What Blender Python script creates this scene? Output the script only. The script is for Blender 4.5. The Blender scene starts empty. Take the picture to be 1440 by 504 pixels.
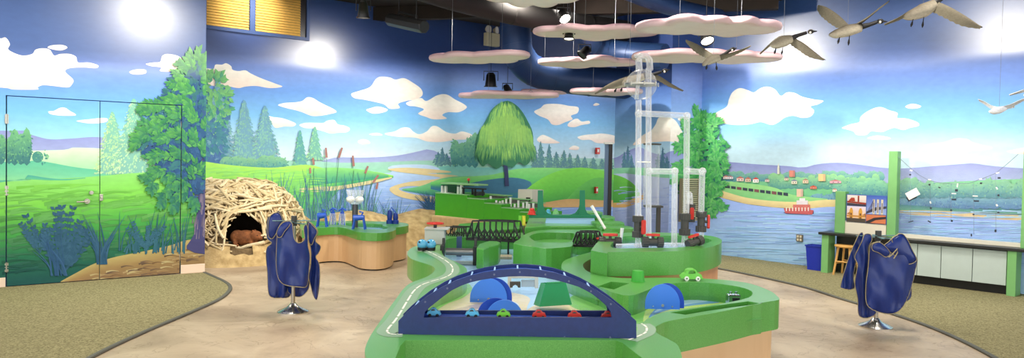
import bpy, bmesh, math, random
import numpy as np
from math import pi, sin, cos, radians, sqrt
from mathutils import Vector, Matrix
from mathutils.geometry import tessellate_polygon
random.seed(7)
COL = bpy.context.scene.collection
# ------------------------------------------------------------------ camera geometry (photo is 1440x504)
F = 1050.0; CH = 1.52; PIT = radians(1.5); ROLL = radians(1.1)
_fw = np.array([0, cos(PIT), -sin(PIT)]); _r0 = np.array([1., 0, 0]); _u0 = np.cross(_r0, _fw)
_rt = cos(ROLL)*_r0 + sin(ROLL)*_u0; _up = -sin(ROLL)*_r0 + cos(ROLL)*_u0
EYE = np.array([0, 0, CH])
def ray(x, y): return _fw + (x-720)/F*_rt - (y-252)/F*_up
def atz(x, y, z=0.0):
    r = ray(x, y); return EYE + r*((z-CH)/r[2])
def aty(x, y, Y):
    r = ray(x, y); return EYE + r*(Y/r[1])
def onpl(x, y, p0, n):
    r = ray(x, y); return EYE + r*(((p0-EYE)@n)/(r@n))
# ------------------------------------------------------------------ colour + materials
def lin(c):
    return tuple(((v/255)/12.92 if v/255 <= 0.04045 else ((v/255+0.055)/1.055)**2.4) for v in c)
def mat(name, c, rough=0.5, metal=0.0, var=0.0, scale=8.0, bump=0.0, bscale=60.0, coat=0.0, trans=0.0, ior=1.45, spec=0.5, emit=0.0, stretch=(1,1,1), c2=None, alpha=1.0):
    m = bpy.data.materials.new(name); m.use_nodes = True
    nt = m.node_tree; b = nt.nodes['Principled BSDF']
    L = lin(c)
    b.inputs['Base Color'].default_value = (*L, 1)
    b.inputs['Roughness'].default_value = rough; b.inputs['Metallic'].default_value = metal
    b.inputs['Coat Weight'].default_value = coat; b.inputs['Coat Roughness'].default_value = 0.08
    b.inputs['Transmission Weight'].default_value = trans; b.inputs['IOR'].default_value = ior
    b.inputs['Specular IOR Level'].default_value = spec
    b.inputs['Alpha'].default_value = alpha
    if emit:
        b.inputs['Emission Color'].default_value = (*L, 1); b.inputs['Emission Strength'].default_value = emit
    if var or bump or c2:
        tc = nt.nodes.new('ShaderNodeTexCoord'); mp = nt.nodes.new('ShaderNodeMapping')
        mp.inputs['Scale'].default_value = stretch
        nt.links.new(tc.outputs['Object'], mp.inputs['Vector'])
    if var or c2:
        n = nt.nodes.new('ShaderNodeTexNoise'); n.inputs['Scale'].default_value = scale; n.inputs['Detail'].default_value = 5
        nt.links.new(mp.outputs[0], n.inputs['Vector'])
        r = nt.nodes.new('ShaderNodeValToRGB'); r.color_ramp.elements[0].position = 0.3; r.color_ramp.elements[1].position = 0.7
        d = lin(c2) if c2 else tuple(v*(1-var) for v in L)
        u = L if c2 else tuple(min(1, v*(1+var)) for v in L)
        r.color_ramp.elements[0].color = (*d, 1); r.color_ramp.elements[1].color = (*u, 1)
        nt.links.new(n.outputs['Fac'], r.inputs[0]); nt.links.new(r.outputs[0], b.inputs['Base Color'])
    if bump:
        n2 = nt.nodes.new('ShaderNodeTexNoise'); n2.inputs['Scale'].default_value = bscale; n2.inputs['Detail'].default_value = 4
        nt.links.new(mp.outputs[0], n2.inputs['Vector'])
        bp = nt.nodes.new('ShaderNodeBump'); bp.inputs['Strength'].default_value = bump; bp.inputs['Distance'].default_value = 0.01
        nt.links.new(n2.outputs['Fac'], bp.inputs['Height']); nt.links.new(bp.outputs[0], b.inputs['Normal'])
    return m
def paintmat(name, rough=0.5, spec=0.3, coat=0.0, bscale=30, nvar=0.06, gloss_z=None):
    m = bpy.data.materials.new(name); m.use_nodes = True
    nt = m.node_tree; b = nt.nodes['Principled BSDF']
    a = nt.nodes.new('ShaderNodeAttribute'); a.attribute_name = 'paint'
    tc = nt.nodes.new('ShaderNodeTexCoord'); n = nt.nodes.new('ShaderNodeTexNoise'); n.inputs['Scale'].default_value = bscale; n.inputs['Detail'].default_value = 6
    mp = nt.nodes.new('ShaderNodeMapping'); mp.inputs['Scale'].default_value = (1, 1, 2.2)
    nt.links.new(tc.outputs['Object'], mp.inputs[0]); nt.links.new(mp.outputs[0], n.inputs['Vector'])
    mr = nt.nodes.new('ShaderNodeMapRange'); mr.inputs[1].default_value = 0.3; mr.inputs[2].default_value = 0.7
    mr.inputs[3].default_value = 1-nvar; mr.inputs[4].default_value = 1+nvar
    nt.links.new(n.outputs['Fac'], mr.inputs[0])
    mx = nt.nodes.new('ShaderNodeVectorMath'); mx.operation = 'SCALE'
    nt.links.new(a.outputs['Color'], mx.inputs[0]); nt.links.new(mr.outputs[0], mx.inputs['Scale'])
    nt.links.new(mx.outputs[0], b.inputs['Base Color'])
    b.inputs['Roughness'].default_value = rough; b.inputs['Specular IOR Level'].default_value = spec
    if gloss_z:      # the plain blue wall paint above the mural is semi-gloss, the mural itself is matt
        sx = nt.nodes.new('ShaderNodeSeparateXYZ'); nt.links.new(tc.outputs['Object'], sx.inputs[0])
        for inp, lo, hi in (('Roughness', rough, .29), ('Specular IOR Level', spec, .9)):
            m2 = nt.nodes.new('ShaderNodeMapRange'); m2.interpolation_type = 'SMOOTHSTEP'; m2.inputs[1].default_value = gloss_z-.12; m2.inputs[2].default_value = gloss_z+.12; m2.inputs[3].default_value = lo; m2.inputs[4].default_value = hi
            nt.links.new(sx.outputs['Z'], m2.inputs[0]); nt.links.new(m2.outputs[0], b.inputs[inp])
    b.inputs['Coat Weight'].default_value = coat; b.inputs['Coat Roughness'].default_value = 0.15
    return m
# ------------------------------------------------------------------ objects
WL = {}
def wloc(o): return WL.get(o.name, Vector((0, 0, 0))) if o else Vector((0, 0, 0))
def tag(o, label=None, cat=None, group=None, kind=None):
    if label: o['label'] = label
    if cat: o['category'] = cat
    if group: o['group'] = group
    if kind: o['kind'] = kind
    return o
def empty(name, loc, label=None, cat=None, group=None, parent=None):
    o = bpy.data.objects.new(name, None); COL.objects.link(o)
    loc = Vector([float(v) for v in loc]); o.location = loc - wloc(parent)
    if parent: o.parent = parent
    o.empty_display_size = 0.05
    WL[o.name] = loc
    return tag(o, label, cat, group)
class MB:
    def __init__(s): s.v = []; s.f = []; s.c = None; s.mi = []; s.cur = 0
    def add(s, v, f):
        k = len(s.v); s.v += [tuple(float(q) for q in p) for p in v]; s.f += [tuple(i+k for i in t) for t in f]; s.mi += [s.cur]*len(f); return s
    def box(s, c, d, rz=0.0, M=None):
        v = [Vector((x*d[0]/2, y*d[1]/2, z*d[2]/2)) for x in (-1, 1) for y in (-1, 1) for z in (-1, 1)]
        R = M if M is not None else Matrix.Rotation(rz, 3, 'Z')
        v = [R @ p + Vector(c) for p in v]
        return s.add(v, [(0,1,3,2),(4,6,7,5),(0,4,5,1),(2,3,7,6),(0,2,6,4),(1,5,7,3)])
    def cyl(s, p0, p1, r0, r1=None, n=16, cap=True):
        if r1 is None: r1 = r0
        p0 = Vector([float(q) for q in p0]); p1 = Vector([float(q) for q in p1]); a = (p1-p0).normalized()
        u = a.orthogonal().normalized(); w = a.cross(u)
        v = []
        for p, r in ((p0, r0), (p1, r1)):
            v += [p + (u*cos(2*pi*i/n) + w*sin(2*pi*i/n))*r for i in range(n)]
        f = [(i, (i+1) % n, n+(i+1) % n, n+i) for i in range(n)]
        if cap: f += [tuple(range(n-1, -1, -1)), tuple(range(n, 2*n))]
        return s.add(v, f)
    def tube(s, pts, r, n=8, cap=True, rs=None):
        pts = [Vector([float(q) for q in p]) for p in pts]; m = len(pts)
        t0 = (pts[1]-pts[0]).normalized(); u = t0.orthogonal().normalized(); v = []
        for i, p in enumerate(pts):
            t = (pts[min(i+1, m-1)]-pts[max(i-1, 0)])
            t = t.normalized() if t.length > 1e-9 else t0
            u = (u - t*u.dot(t)); u = u.normalized() if u.length > 1e-6 else t.orthogonal().normalized()
            w = t.cross(u); rr = rs[i] if rs else r
            v += [p + (u*cos(2*pi*k/n)+w*sin(2*pi*k/n))*rr for k in range(n)]
        f = [(j*n+i, j*n+(i+1) % n, (j+1)*n+(i+1) % n, (j+1)*n+i) for j in range(m-1) for i in range(n)]
        if cap: f += [tuple(range(n-1, -1, -1)), tuple(range((m-1)*n, m*n))]
        return s.add(v, f)
    def lathe(s, prof, c=(0, 0, 0), n=32, M=None):
        v = []; m = len(prof)
        for r, z in prof: v += [Vector((r*cos(2*pi*i/n), r*sin(2*pi*i/n), z)) for i in range(n)]
        if M is not None: v = [M @ p for p in v]
        v = [p + Vector(c) for p in v]
        f = [(j*n+i, j*n+(i+1) % n, (j+1)*n+(i+1) % n, (j+1)*n+i) for j in range(m-1) for i in range(n)]
        if prof[0][0] > 1e-6: f.append(tuple(range(n-1, -1, -1)))
        if prof[-1][0] > 1e-6: f.append(tuple(range((m-1)*n, m*n)))
        return s.add(v, f)
    def sphere(s, c, r, n=20, m=12, sc=(1, 1, 1), M=None):
        prof = [(max(1e-7, r*sin(pi*j/m)), -r*cos(pi*j/m)) for j in range(m+1)]
        v = []
        for a, z in prof: v += [Vector((a*cos(2*pi*i/n)*sc[0], a*sin(2*pi*i/n)*sc[1], z*sc[2])) for i in range(n)]
        if M is not None: v = [M @ p for p in v]
        v = [p + Vector([float(q) for q in c]) for p in v]
        f = [(j*n+i, j*n+(i+1) % n, (j+1)*n+(i+1) % n, (j+1)*n+i) for j in range(m) for i in range(n)]
        return s.add(v, f)
    def prism(s, outer, z0, z1, holes=(), M=None, top=True, bot=True):
        loops = [list(outer)] + [list(h) for h in holes]
        tr = tessellate_polygon([[Vector((p[0], p[1], 0)) for p in l] for l in loops])
        flat = [p for l in loops for p in l]; N = len(flat)
        v = [Vector((p[0], p[1], z0)) for p in flat] + [Vector((p[0], p[1], z1)) for p in flat]
        if M is not None: v = [M @ p for p in v]
        f = []
        if bot: f += [tuple(t) for t in tr]
        if top: f += [tuple(i+N for i in t) for t in tr]
        k = 0
        for l in loops:
            n = len(l); f += [(k+i, k+(i+1) % n, N+k+(i+1) % n, N+k+i) for i in range(n)]; k += n
        return s.add(v, f)
    def build(s, name, m, parent=None, smooth=0.0, bevel=0.0, bseg=2, subsurf=0, kind=None, label=None, merge=True, solid=0.0):
        me = bpy.data.meshes.new(name); wl = wloc(parent)
        me.from_pydata([(p[0]-wl.x, p[1]-wl.y, p[2]-wl.z) for p in s.v], [], s.f)
        if s.c is not None:
            at = me.color_attributes.new('paint', 'FLOAT_COLOR', 'POINT')
            arr = np.ones((len(s.v), 4), dtype=np.float32); arr[:, :3] = np.array(s.c, dtype=np.float32)
            at.data.foreach_set('color', arr.ravel())
        ms = m if isinstance(m, (list, tuple)) else [m]
        for q in ms: me.materials.append(q)
        if len(ms) > 1:
            for i, p in enumerate(me.polygons): p.material_index = s.mi[i]
        bm = bmesh.new(); bm.from_mesh(me)
        if merge and s.c is None: bmesh.ops.remove_doubles(bm, verts=bm.verts, dist=1e-5)
        bmesh.ops.recalc_face_normals(bm, faces=bm.faces)
        bm.to_mesh(me); bm.free()
        if smooth: me.shade_smooth(); me.set_sharp_from_angle(angle=radians(smooth))
        o = bpy.data.objects.new(name, me); COL.objects.link(o)
        if parent: o.parent = parent
        WL[o.name] = Vector(wl)
        if solid:
            q = o.modifiers.new('solid', 'SOLIDIFY'); q.thickness = solid; q.offset = 0
        if bevel:
            q = o.modifiers.new('bevel', 'BEVEL'); q.width = bevel; q.segments = bseg; q.limit_method = 'ANGLE'; q.angle_limit = radians(35); q.harden_normals = False
        if subsurf:
            q = o.modifiers.new('sub', 'SUBSURF'); q.levels = subsurf; q.render_levels = subsurf
        if kind: o['kind'] = kind
        if label: o['label'] = label
        return o
def copy_tree(o, parent=None):
    c = o.copy(); COL.objects.link(c)
    if parent: c.parent = parent
    for ch in list(o.children): copy_tree(ch, c)
    return c
def smooth_loop(pts, k=4, closed=True):
    P = [np.array(p, float) for p in pts]; n = len(P); out = []
    rng = range(n) if closed else range(n-1)
    for i in rng:
        if closed: a, b, c, d = P[(i-1) % n], P[i], P[(i+1) % n], P[(i+2) % n]
        else: a, b, c, d = P[max(i-1, 0)], P[i], P[i+1], P[min(i+2, n-1)]
        for j in range(k):
            t = j/k
            out.append(0.5*((2*b)+(-a+c)*t+(2*a-5*b+4*c-d)*t*t+(-a+3*b-3*c+d)*t**3))
    if not closed: out.append(P[-1])
    return out
def pxz(pts, z, k=3, smooth=True):
    """photo points -> plan points at height z"""
    Q = smooth_loop(pts, k) if smooth else pts
    return [tuple(atz(p[0], p[1], z)[:2]) for p in Q]
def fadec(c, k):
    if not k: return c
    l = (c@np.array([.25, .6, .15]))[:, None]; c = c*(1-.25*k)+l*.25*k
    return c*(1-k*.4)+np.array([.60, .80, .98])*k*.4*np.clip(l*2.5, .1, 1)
# ------------------------------------------------------------------ painted surface: coloured shapes lying on a plane
class Paint:
    def __init__(s, p0, n):
        s.p0 = np.array(p0, float); s.n = np.array(n, float); s.v = []; s.f = []; s.c = []; s.off = 0.0; s.fade = 0.0
    def P(s, x, y): return onpl(x, y, s.p0, s.n) + s.n*s.off
    def poly(s, pts, col, inc=0.00005, k=0, closed=True):
        """col: rgb or function(x,y)->rgb (0-255)"""
        s.off += inc
        if k: pts = smooth_loop(pts, k)
        b = len(s.v)
        for x, y in [(p[0], p[1]) for p in pts]:
            s.v.append(s.P(x, y)); s.c.append(lin(col(x, y) if callable(col) else col))
        tr = tessellate_polygon([[Vector((p[0], p[1], 0)) for p in pts]])
        s.f += [tuple(b+i for i in t) for t in tr]
    def band(s, top, bot, stops, inc=0.0002, nx=60, ny=10, jit=0):
        """area between two curves, stops = colours from top to bottom"""
        s.off += inc; top = np.array(top, float); bot = np.array(bot, float)
        x0, x1 = top[0, 0], top[-1, 0]; b = len(s.v); S = np.array(stops, float); m = len(S)-1
        ts = smooth_loop(list(top), 6, False) if len(top) > 2 else list(top)
        ts = np.array(ts)
        for i in range(nx+1):
            x = x0+(x1-x0)*i/nx; yt = np.interp(x, ts[:, 0], ts[:, 1]); yb = np.interp(x, bot[:, 0], bot[:, 1])
            for j in range(ny+1):
                t = j/ny; y = yt+(yb-yt)*t; s.v.append(s.P(x, y))
                q = t*m; a = min(int(q), m-1); c = S[a]+(S[a+1]-S[a])*(q-a); s.c.append(lin(c))
        for i in range(nx):
            for j in range(ny):
                k = b+i*(ny+1)+j; s.f.append((k, k+1, k+ny+2, k+ny+1))
    def cloud(s, pts, top=(252, 246, 234), bot=(240, 218, 204)):
        ys = [p[1] for p in pts]; a, b = min(ys), max(ys)
        # puffed outline
        Q = smooth_loop(pts, 6)
        def f(x, y):
            t = (y-a)/(b-a+1e-6); t = max(0, t-0.35)/0.65
            return tuple(top[i]+(bot[i]-top[i])*t for i in range(3))
        s.poly([(x, y) for x, y in [(q[0], q[1]) for q in Q]], f, inc=0.0002)
    def leaf(s, x, y, L, w, ang, c1, c2):
        dx, dy = cos(ang), sin(ang); s.off += 0.000004; b = len(s.v)
        for (u, v, c) in ((0, 0, c2), (0.45, w/L, c1), (1, 0, c1), (0.45, -w/L, c2)):
            s.v.append(s.P(x+(dx*u-dy*v)*L, y+(dy*u+dx*v)*L)); s.c.append(lin(c))
        s.f.append((b, b+1, b+2, b+3))
    def stroke(s, pts, w0, w1, c, inc=0.00002, k=4):
        Q = smooth_loop(pts, k, False); s.off += inc; b = len(s.v); n = len(Q)
        for i, p in enumerate(Q):
            a = Q[max(i-1, 0)]; d = Q[min(i+1, n-1)]; t = np.array(d[:2])-np.array(a[:2]); t /= (np.linalg.norm(t)+1e-9)
            w = (w0+(w1-w0)*i/(n-1))/2; cc = lin(c[0]) if isinstance(c, list) and i < n/2 else lin(c[1] if isinstance(c, list) else c)
            s.v.append(s.P(p[0]-t[1]*w, p[1]+t[0]*w)); s.c.append(cc)
            s.v.append(s.P(p[0]+t[1]*w, p[1]-t[0]*w)); s.c.append(cc)
        s.f += [(b+2*i, b+2*i+1, b+2*i+3, b+2*i+2) for i in range(n-1)]
    def clipped(s, planes):
        """list of (point, outward normal): returns MB of what lies inside"""
        me = bpy.data.meshes.new('tmp'); me.from_pydata([tuple(p) for p in s.v], [], s.f)
        at = me.color_attributes.new('paint', 'FLOAT_COLOR', 'POINT')
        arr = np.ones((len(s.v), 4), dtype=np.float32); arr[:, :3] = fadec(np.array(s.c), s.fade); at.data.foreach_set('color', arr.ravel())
        bm = bmesh.new(); bm.from_mesh(me); bpy.data.meshes.remove(me)
        for co, no in planes:
            bmesh.ops.bisect_plane(bm, geom=bm.verts[:]+bm.edges[:]+bm.faces[:], dist=1e-7, plane_co=Vector(co), plane_no=Vector(no), clear_outer=True)
        m = MB(); m.c = []; lay = bm.verts.layers.float_color['paint']; bm.verts.index_update()
        m.v = [tuple(v.co) for v in bm.verts]; m.c = [tuple(v[lay])[:3] for v in bm.verts]
        m.f = [tuple(v.index for v in f.verts) for f in bm.faces]; m.mi = [0]*len(m.f); bm.free(); return m
def merge_mb(dst, src):
    k = len(dst.v); dst.v += src.v; dst.c += src.c; dst.f += [tuple(i+k for i in t) for t in src.f]; dst.mi += [0]*len(src.f)
def mixc(a, b, t): return tuple(a[i]+(b[i]-a[i])*t for i in range(3))
R_ = random.Random(11)
def jig(c, d): 
    k = R_.uniform(-d, d); return tuple(max(0, min(255, v+k)) for v in c)
# ------------------------------------------------------------------ room frame
AN = radians(39); BN = radians(129.5); ZC = 4.05
dA = np.array([cos(AN), sin(AN), 0]); dB = np.array([cos(BN), sin(BN), 0])
nA = np.array([sin(AN), -cos(AN), 0])          # normal of walls running along A, towards the camera
nB = np.array([-sin(BN), cos(BN), 0])          # normal of walls running along B, towards the room
L0 = atz(287, 382.8); R0 = np.array([4.03, 11.66, 0])
BW = aty(300, 300, 11.0); BW[2] = 0
def wall_pt(x, p0, n, z=0.0):
    p = onpl(x, 300, p0, n); p[2] = z; return p
C983 = wall_pt(983, R0, nB); K940 = wall_pt(940, C983, nA); J862 = wall_pt(862, K940, nB)
L_far = L0.copy(); L_near = L0 - dA*4.4
BACK_L = BW - dA*1.0; BACK_R = wall_pt(862, BW, nA) + dA*1.0
R_near = R0 - dB*7.5
mural_paint = paintmat('mural_paint', rough=0.62, spec=0.2, bscale=9, nvar=0.05, gloss_z=2.88); mural_paint_low = paintmat('mural_paint_low', rough=0.62, spec=0.2, bscale=9, nvar=0.05, gloss_z=2.50)
NAVY = (50, 86, 150)
def leaves(p, cx, cy, rx, ry, n, size, cols, ang=None, spread=0.9, dark=None):
    for i in range(n):
        r = sqrt(R_.random()); a = R_.uniform(0, 2*pi); x = cx+rx*r*cos(a); y = cy+ry*r*sin(a)
        t = (y-(cy-ry))/(2*ry); c = cols[min(len(cols)-1, int(max(0, t+R_.uniform(-.35, .35))*len(cols)))] if R_.random() > .12 else cols[0]
        c = jig(c, 9)
        an = (ang if ang is not None else math.atan2(y-cy+ry*.6, x-cx)) + R_.uniform(-spread, spread)
        s = size*R_.uniform(.7, 1.3); p.leaf(x, y, s, s*.27, an, c, mixc(c, (40, 70, 130), .18))
def spray(p, x, y, ang, L, n, size, c1, c2, fan=1.0):
    """a branch tip: leaves fanning from a twig (painted broad-leaf foliage)"""
    for i in range(n):
        t = (i+.5)/n; px_ = x+cos(ang)*L*t; py_ = y+sin(ang)*L*t; sd = -1 if i % 2 else 1
        c = jig(mixc(c1, c2, R_.random()), 8); a = ang + sd*fan*(1-.6*t)*R_.uniform(.6, 1.1)
        s = size*R_.uniform(.8, 1.2); p.leaf(px_, py_, s, s*.26, a, c, mixc(c, (30, 60, 120), .3))
def conifer(p, cx, yt, yb, w, dark, light, n=None):
    h = yb-yt; tiers = max(6, int(h/6)); L = []; Rr = []
    for i in range(tiers+1):
        t = i/tiers; ww = w*(.08+.92*t**.85); y = yt+h*t
        L.append((cx-ww*R_.uniform(.85, 1.1), y)); L.append((cx-ww*.62, y-h/tiers*.2))
        Rr.append((cx+ww*R_.uniform(.85, 1.1), y)); Rr.append((cx+ww*.62, y-h/tiers*.2))
    pts = [(cx, yt-1)] + Rr + L[::-1]
    p.poly(pts, lambda x, y: mixc(dark, mixc(dark, (120, 160, 170), .35), (y-yt)/h), inc=0.0002)
    for i in range(n or int(h*w/9)):
        t = R_.random()**.7; y = yt+h*t*.97; ww = w*(.05+.9*t**.85); u = R_.uniform(-1, 1); x = cx+ww*u
        c = jig(mixc(light, dark, max(0, min(1, .35+.5*u*.6+R_.uniform(-.35, .35)))), 6)
        an = pi/2 - u*1.0 + R_.uniform(-.35, .35); s = 4.2*R_.uniform(.6, 1.25)*(.6+.4*t)
        p.leaf(x, y, s, s*.3, an, c, mixc(c, dark, .3))
def bushrow(p, x0, x1, y, h, dark, light, step=9, sz=3.4):
    x = x0
    while x < x1:
        hh = h*R_.uniform(.7, 1.2); rx = step*R_.uniform(.7, 1.15)
        pts = [(x+rx*cos(a), y-hh*.45+hh*.62*sin(a)) for a in [2*pi*i/12 for i in range(12)]]
        p.poly(pts, lambda X, Y: mixc(light, dark, max(0, min(1, (Y-(y-hh))/hh))), inc=0.00005)
        leaves(p, x, y-hh*.5, rx*.95, hh*.55, int(rx*hh/6)+4, sz, [light, mixc(light, dark, .5), dark], spread=1.2)
        x += step*R_.uniform(.8, 1.3)
def reed(p, x, y, h, lean, w, c):
    p.stroke([(x, y), (x+lean*.25, y-h*.45), (x+lean, y-h)], w, .25, c, k=4)
def shrub_dark(p, x, y, h, n, col, sz=7):
    for i in range(n):
        a = R_.uniform(-.75, .75); L = h*R_.uniform(.5, 1); x1 = x+sin(a)*L; y1 = y-cos(a)*L
        c = jig(col, 8); p.stroke([(x, y), (x+sin(a)*L*.55, y-cos(a)*L*.5), (x1, y1)], 1.0, .5, c)
        for k in range(9):
            t = .25+.75*k/8; px_ = x+(x1-x)*t; py_ = y+(y1-y)*t
            for sd in (-1, 1):
                p.leaf(px_, py_, sz*R_.uniform(.7, 1.1), sz*.30, -pi/2+a+sd*R_.uniform(.5, 1.1), jig(col, 10), col)
def skygrad(p, x0, x1, stops, shift, nx=50):
    """stops: (y, rgb) pairs, shift(x) adds to y"""
    s = p; s.off += 0.0002; b = len(s.v); ys = [q[0] for q in stops]; ny = 60
    Y0, Y1 = ys[0], ys[-1]
    for i in range(nx+1):
        x = x0+(x1-x0)*i/nx
        for j in range(ny+1):
            y = Y0+(Y1-Y0)*j/ny; c = [np.interp(y, ys, [q[1][k] for q in stops]) for k in range(3)]
            s.v.append(s.P(x, y+shift(x))); s.c.append(lin(c))
    for i in range(nx):
        for j in range(ny):
            k = b+i*(ny+1)+j; s.f.append((k, k+1, k+ny+2, k+ny+1))

# ================================================================== LEFT WALL MURAL
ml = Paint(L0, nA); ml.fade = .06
skygrad(ml, -420, 330, [(-260, NAVY), (70, NAVY), (82, (80, 112, 184)), (90, (122, 150, 220)), (120, (104, 154, 228)), (150, (108, 178, 230)), (185, (146, 206, 226)), (215, (188, 226, 216)), (520, (190, 220, 210))], lambda x: max(0, x)/288*15)
for c in ([(-78,92),(-66,78),(-48,72),(-36,58),(-18,50),(0,54),(8,53),(14,62),(12,70),(30,78),(45,76),(50,70),(60,68),(70,70),(76,78),(85,76),(98,76),(107,80),(110,88),(125,88),(138,92),(135,96),(118,95),(98,96),(92,101),(103,112),(101,119),(95,123),(75,121),(60,120),(53,123),(52,126),(20,126),(10,124),(-10,122),(-30,116),(-52,112),(-68,104)],
          [(67,67),(72,64),(85,63),(93,65),(94,68),(86,71),(76,70)],
          [(205,90),(215,88),(225,87),(228,79),(235,76),(248,78),(258,83),(270,88),(272,95),(262,98),(250,99),(238,101),(225,100),(226,95),(212,93)],
          [(182,101),(190,98),(204,98),(205,103),(195,105),(185,104)],
          [(68,157),(76,156),(84,152),(92,152),(98,156),(107,162),(90,163),(72,161)],
          [(108,170),(125,168),(145,166),(152,168),(148,172),(130,174),(113,172)]):
    ml.cloud(c)
ml.band([(-420,184),(0,184),(25,184),(45,190),(70,196),(100,195),(140,193),(190,200),(300,206)], [(-420,230),(300,230)], [(140,150,205),(165,178,214)], nx=120)
ml.band([(-420,214),(50,212),(90,208),(140,209),(190,214),(250,222),(300,226)], [(-420,250),(300,250)], [(208,238,196),(170,220,170),(140,205,160)], nx=120)
ml.band([(-420,232),(0,228),(50,226),(110,236),(160,240),(220,238),(300,240)], [(-420,262),(300,262)], [(90,185,150),(110,195,150),(150,215,140)], nx=120)
bushrow(ml, -10, 46, 226, 36, (60,120,120), (110,180,120), 9, 4)
ml.poly([(53+8*cos(a), 221+8*sin(a)) for a in [2*pi*i/14 for i in range(14)]], (70,140,130)); leaves(ml, 60, 220, 8, 9, 30, 4, [(120,190,130),(70,140,130)])
# pale misty trees
for cx, yt, yb, w, lt in ((158, 158, 246, 26, (196,226,150)), (188, 140, 246, 34, (196,228,168))):
    conifer(ml, cx, yt, yb, w, (120,185,160), lt, 420)
# meadow
ml.band([(-420,262),(0,256),(40,250),(70,252),(110,250),(150,247),(200,243),(300,240)], [(-420,480),(300,400)], [(132,206,100),(116,198,60),(66,156,60),(34,108,74),(26,84,78),(24,76,76)], ny=20, nx=120)
ml.band([(-420,247),(0,254),(30,246),(70,251),(95,252),(120,250)], [(-420,256),(0,257),(30,252),(70,254),(95,254),(120,251)], [(70,160,150),(90,180,130)], nx=120)
for i in range(260):
    x = R_.uniform(-20, 290); y = R_.uniform(262, 385)
    t = (y-255)/130; c = mixc((124,202,66), (26,80,74), t); c = jig(c, 10)
    ml.stroke([(x, y), (x+22, y-4+R_.uniform(-2, 2)), (x+46, y-3)], 4.5, .4, c, k=3)
ml.band([(85,396),(105,385),(130,372),(160,362),(200,354),(240,345),(262,338),(300,335)], [(85,410),(300,400)], [(176,160,96),(150,122,74),(134,108,72),(150,128,92)], nx=120)
for i in range(150):
    x = R_.uniform(100, 285); y = R_.uniform(352, 396) - (x-100)*.03
    if y < 388-(x-95)*.27+8: continue
    c = jig(R_.choice([(178,162,112), (120,92,62), (160,136,92), (104,84,66)]), 8)
    ml.stroke([(x, y), (x+8, y-2), (x+18, y-1)], 2.4, .3, c, k=3)
shrub_dark(ml, 88, 386, 94, 17, (44,86,112), 8.5); shrub_dark(ml, 56, 356, 62, 6, (48,92,116), 6)
for i in range(18): reed(ml, 75+R_.uniform(-4, 20), 388, R_.uniform(30, 70), R_.uniform(-38, -4), 2.2, jig((44,84,122), 8))
for i in range(26): reed(ml, 143+R_.uniform(-6, 6), 372, R_.uniform(34, 74), R_.uniform(-28, 34), 3.6, jig((44,86,116), 10))
for i in range(50): reed(ml, R_.uniform(165, 262), 358-R_.uniform(0, 6), R_.uniform(14, 60), R_.uniform(-18, 22), 2.2, jig((46,96,112), 12))
shrub_dark(ml, 205, 352, 44, 6, (48,96,118), 5)
# big leafy tree: trunk, dark mass, sprays of leaves
ml.poly([(262,350),(272,330),(276,300),(278,262),(276,220),(284,200),(300,200),(300,345)], (66, 66, 110), k=3, inc=.0002)
for i in range(60):
    x = R_.uniform(270, 289); y = R_.uniform(240, 340); ml.stroke([(x, y), (x+1, y-14)], 1.6, .3, jig((110,100,120), 14), k=1)
mass = [(255,190,42,66),(272,140,24,44),(280,105,16,22),(240,205,34,26),(262,250,26,30),(215,200,20,14),(228,165,22,16),(252,130,16,18),(282,170,20,90)]
for cx, cy, rx, ry in mass:
    leaves(ml, cx, cy, rx, ry, int(rx*ry/5), 11, [(50,110,110),(42,84,126),(40,76,116)], spread=1.6)
for (x, y, a, L) in [(272,92,-1.9,18),(280,92,-1.2,18),(268,104,-2.4,22),(285,110,-.6,16),(262,120,-2.9,24),(272,130,-2.2,20),(284,132,-.8,16),(252,142,-3.0,26),(268,150,-2.5,24),
                     (240,152,-3.1,30),(225,155,-2.9,24),(255,166,-2.7,24),(212,160,-3.0,18),(235,170,2.9,24),(270,172,-2.0,22),(284,180,-1.1,20),(220,186,-2.9,26),(205,192,3.1,18),(240,192,2.9,26),(200,198,2.9,14),
                     (258,196,-2.6,24),(275,205,-1.9,24),(285,215,-.9,18),(230,214,2.8,24),(248,222,-2.7,24),(266,230,-2.2,24),(214,246,2.8,16),(230,240,2.6,20),(246,246,2.4,20),(262,252,2.2,22),(276,250,-1.5,24),(220,258,2.6,12),(240,266,2.3,18),(228,276,2.1,12),(256,272,2.0,18),(272,276,1.6,20),(246,286,1.9,14)]:
    k = (y-90)/200; lo = mixc((54,140,60), (36,108,84), k); hi = mixc((104,180,70), (78,156,62), k)
    for q in range(4):
        spray(ml, x+R_.uniform(-6, 6), y+R_.uniform(-5, 5), a+R_.uniform(-.5, .5), L*R_.uniform(.6, 1), 9, 9, lo, hi)

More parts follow.
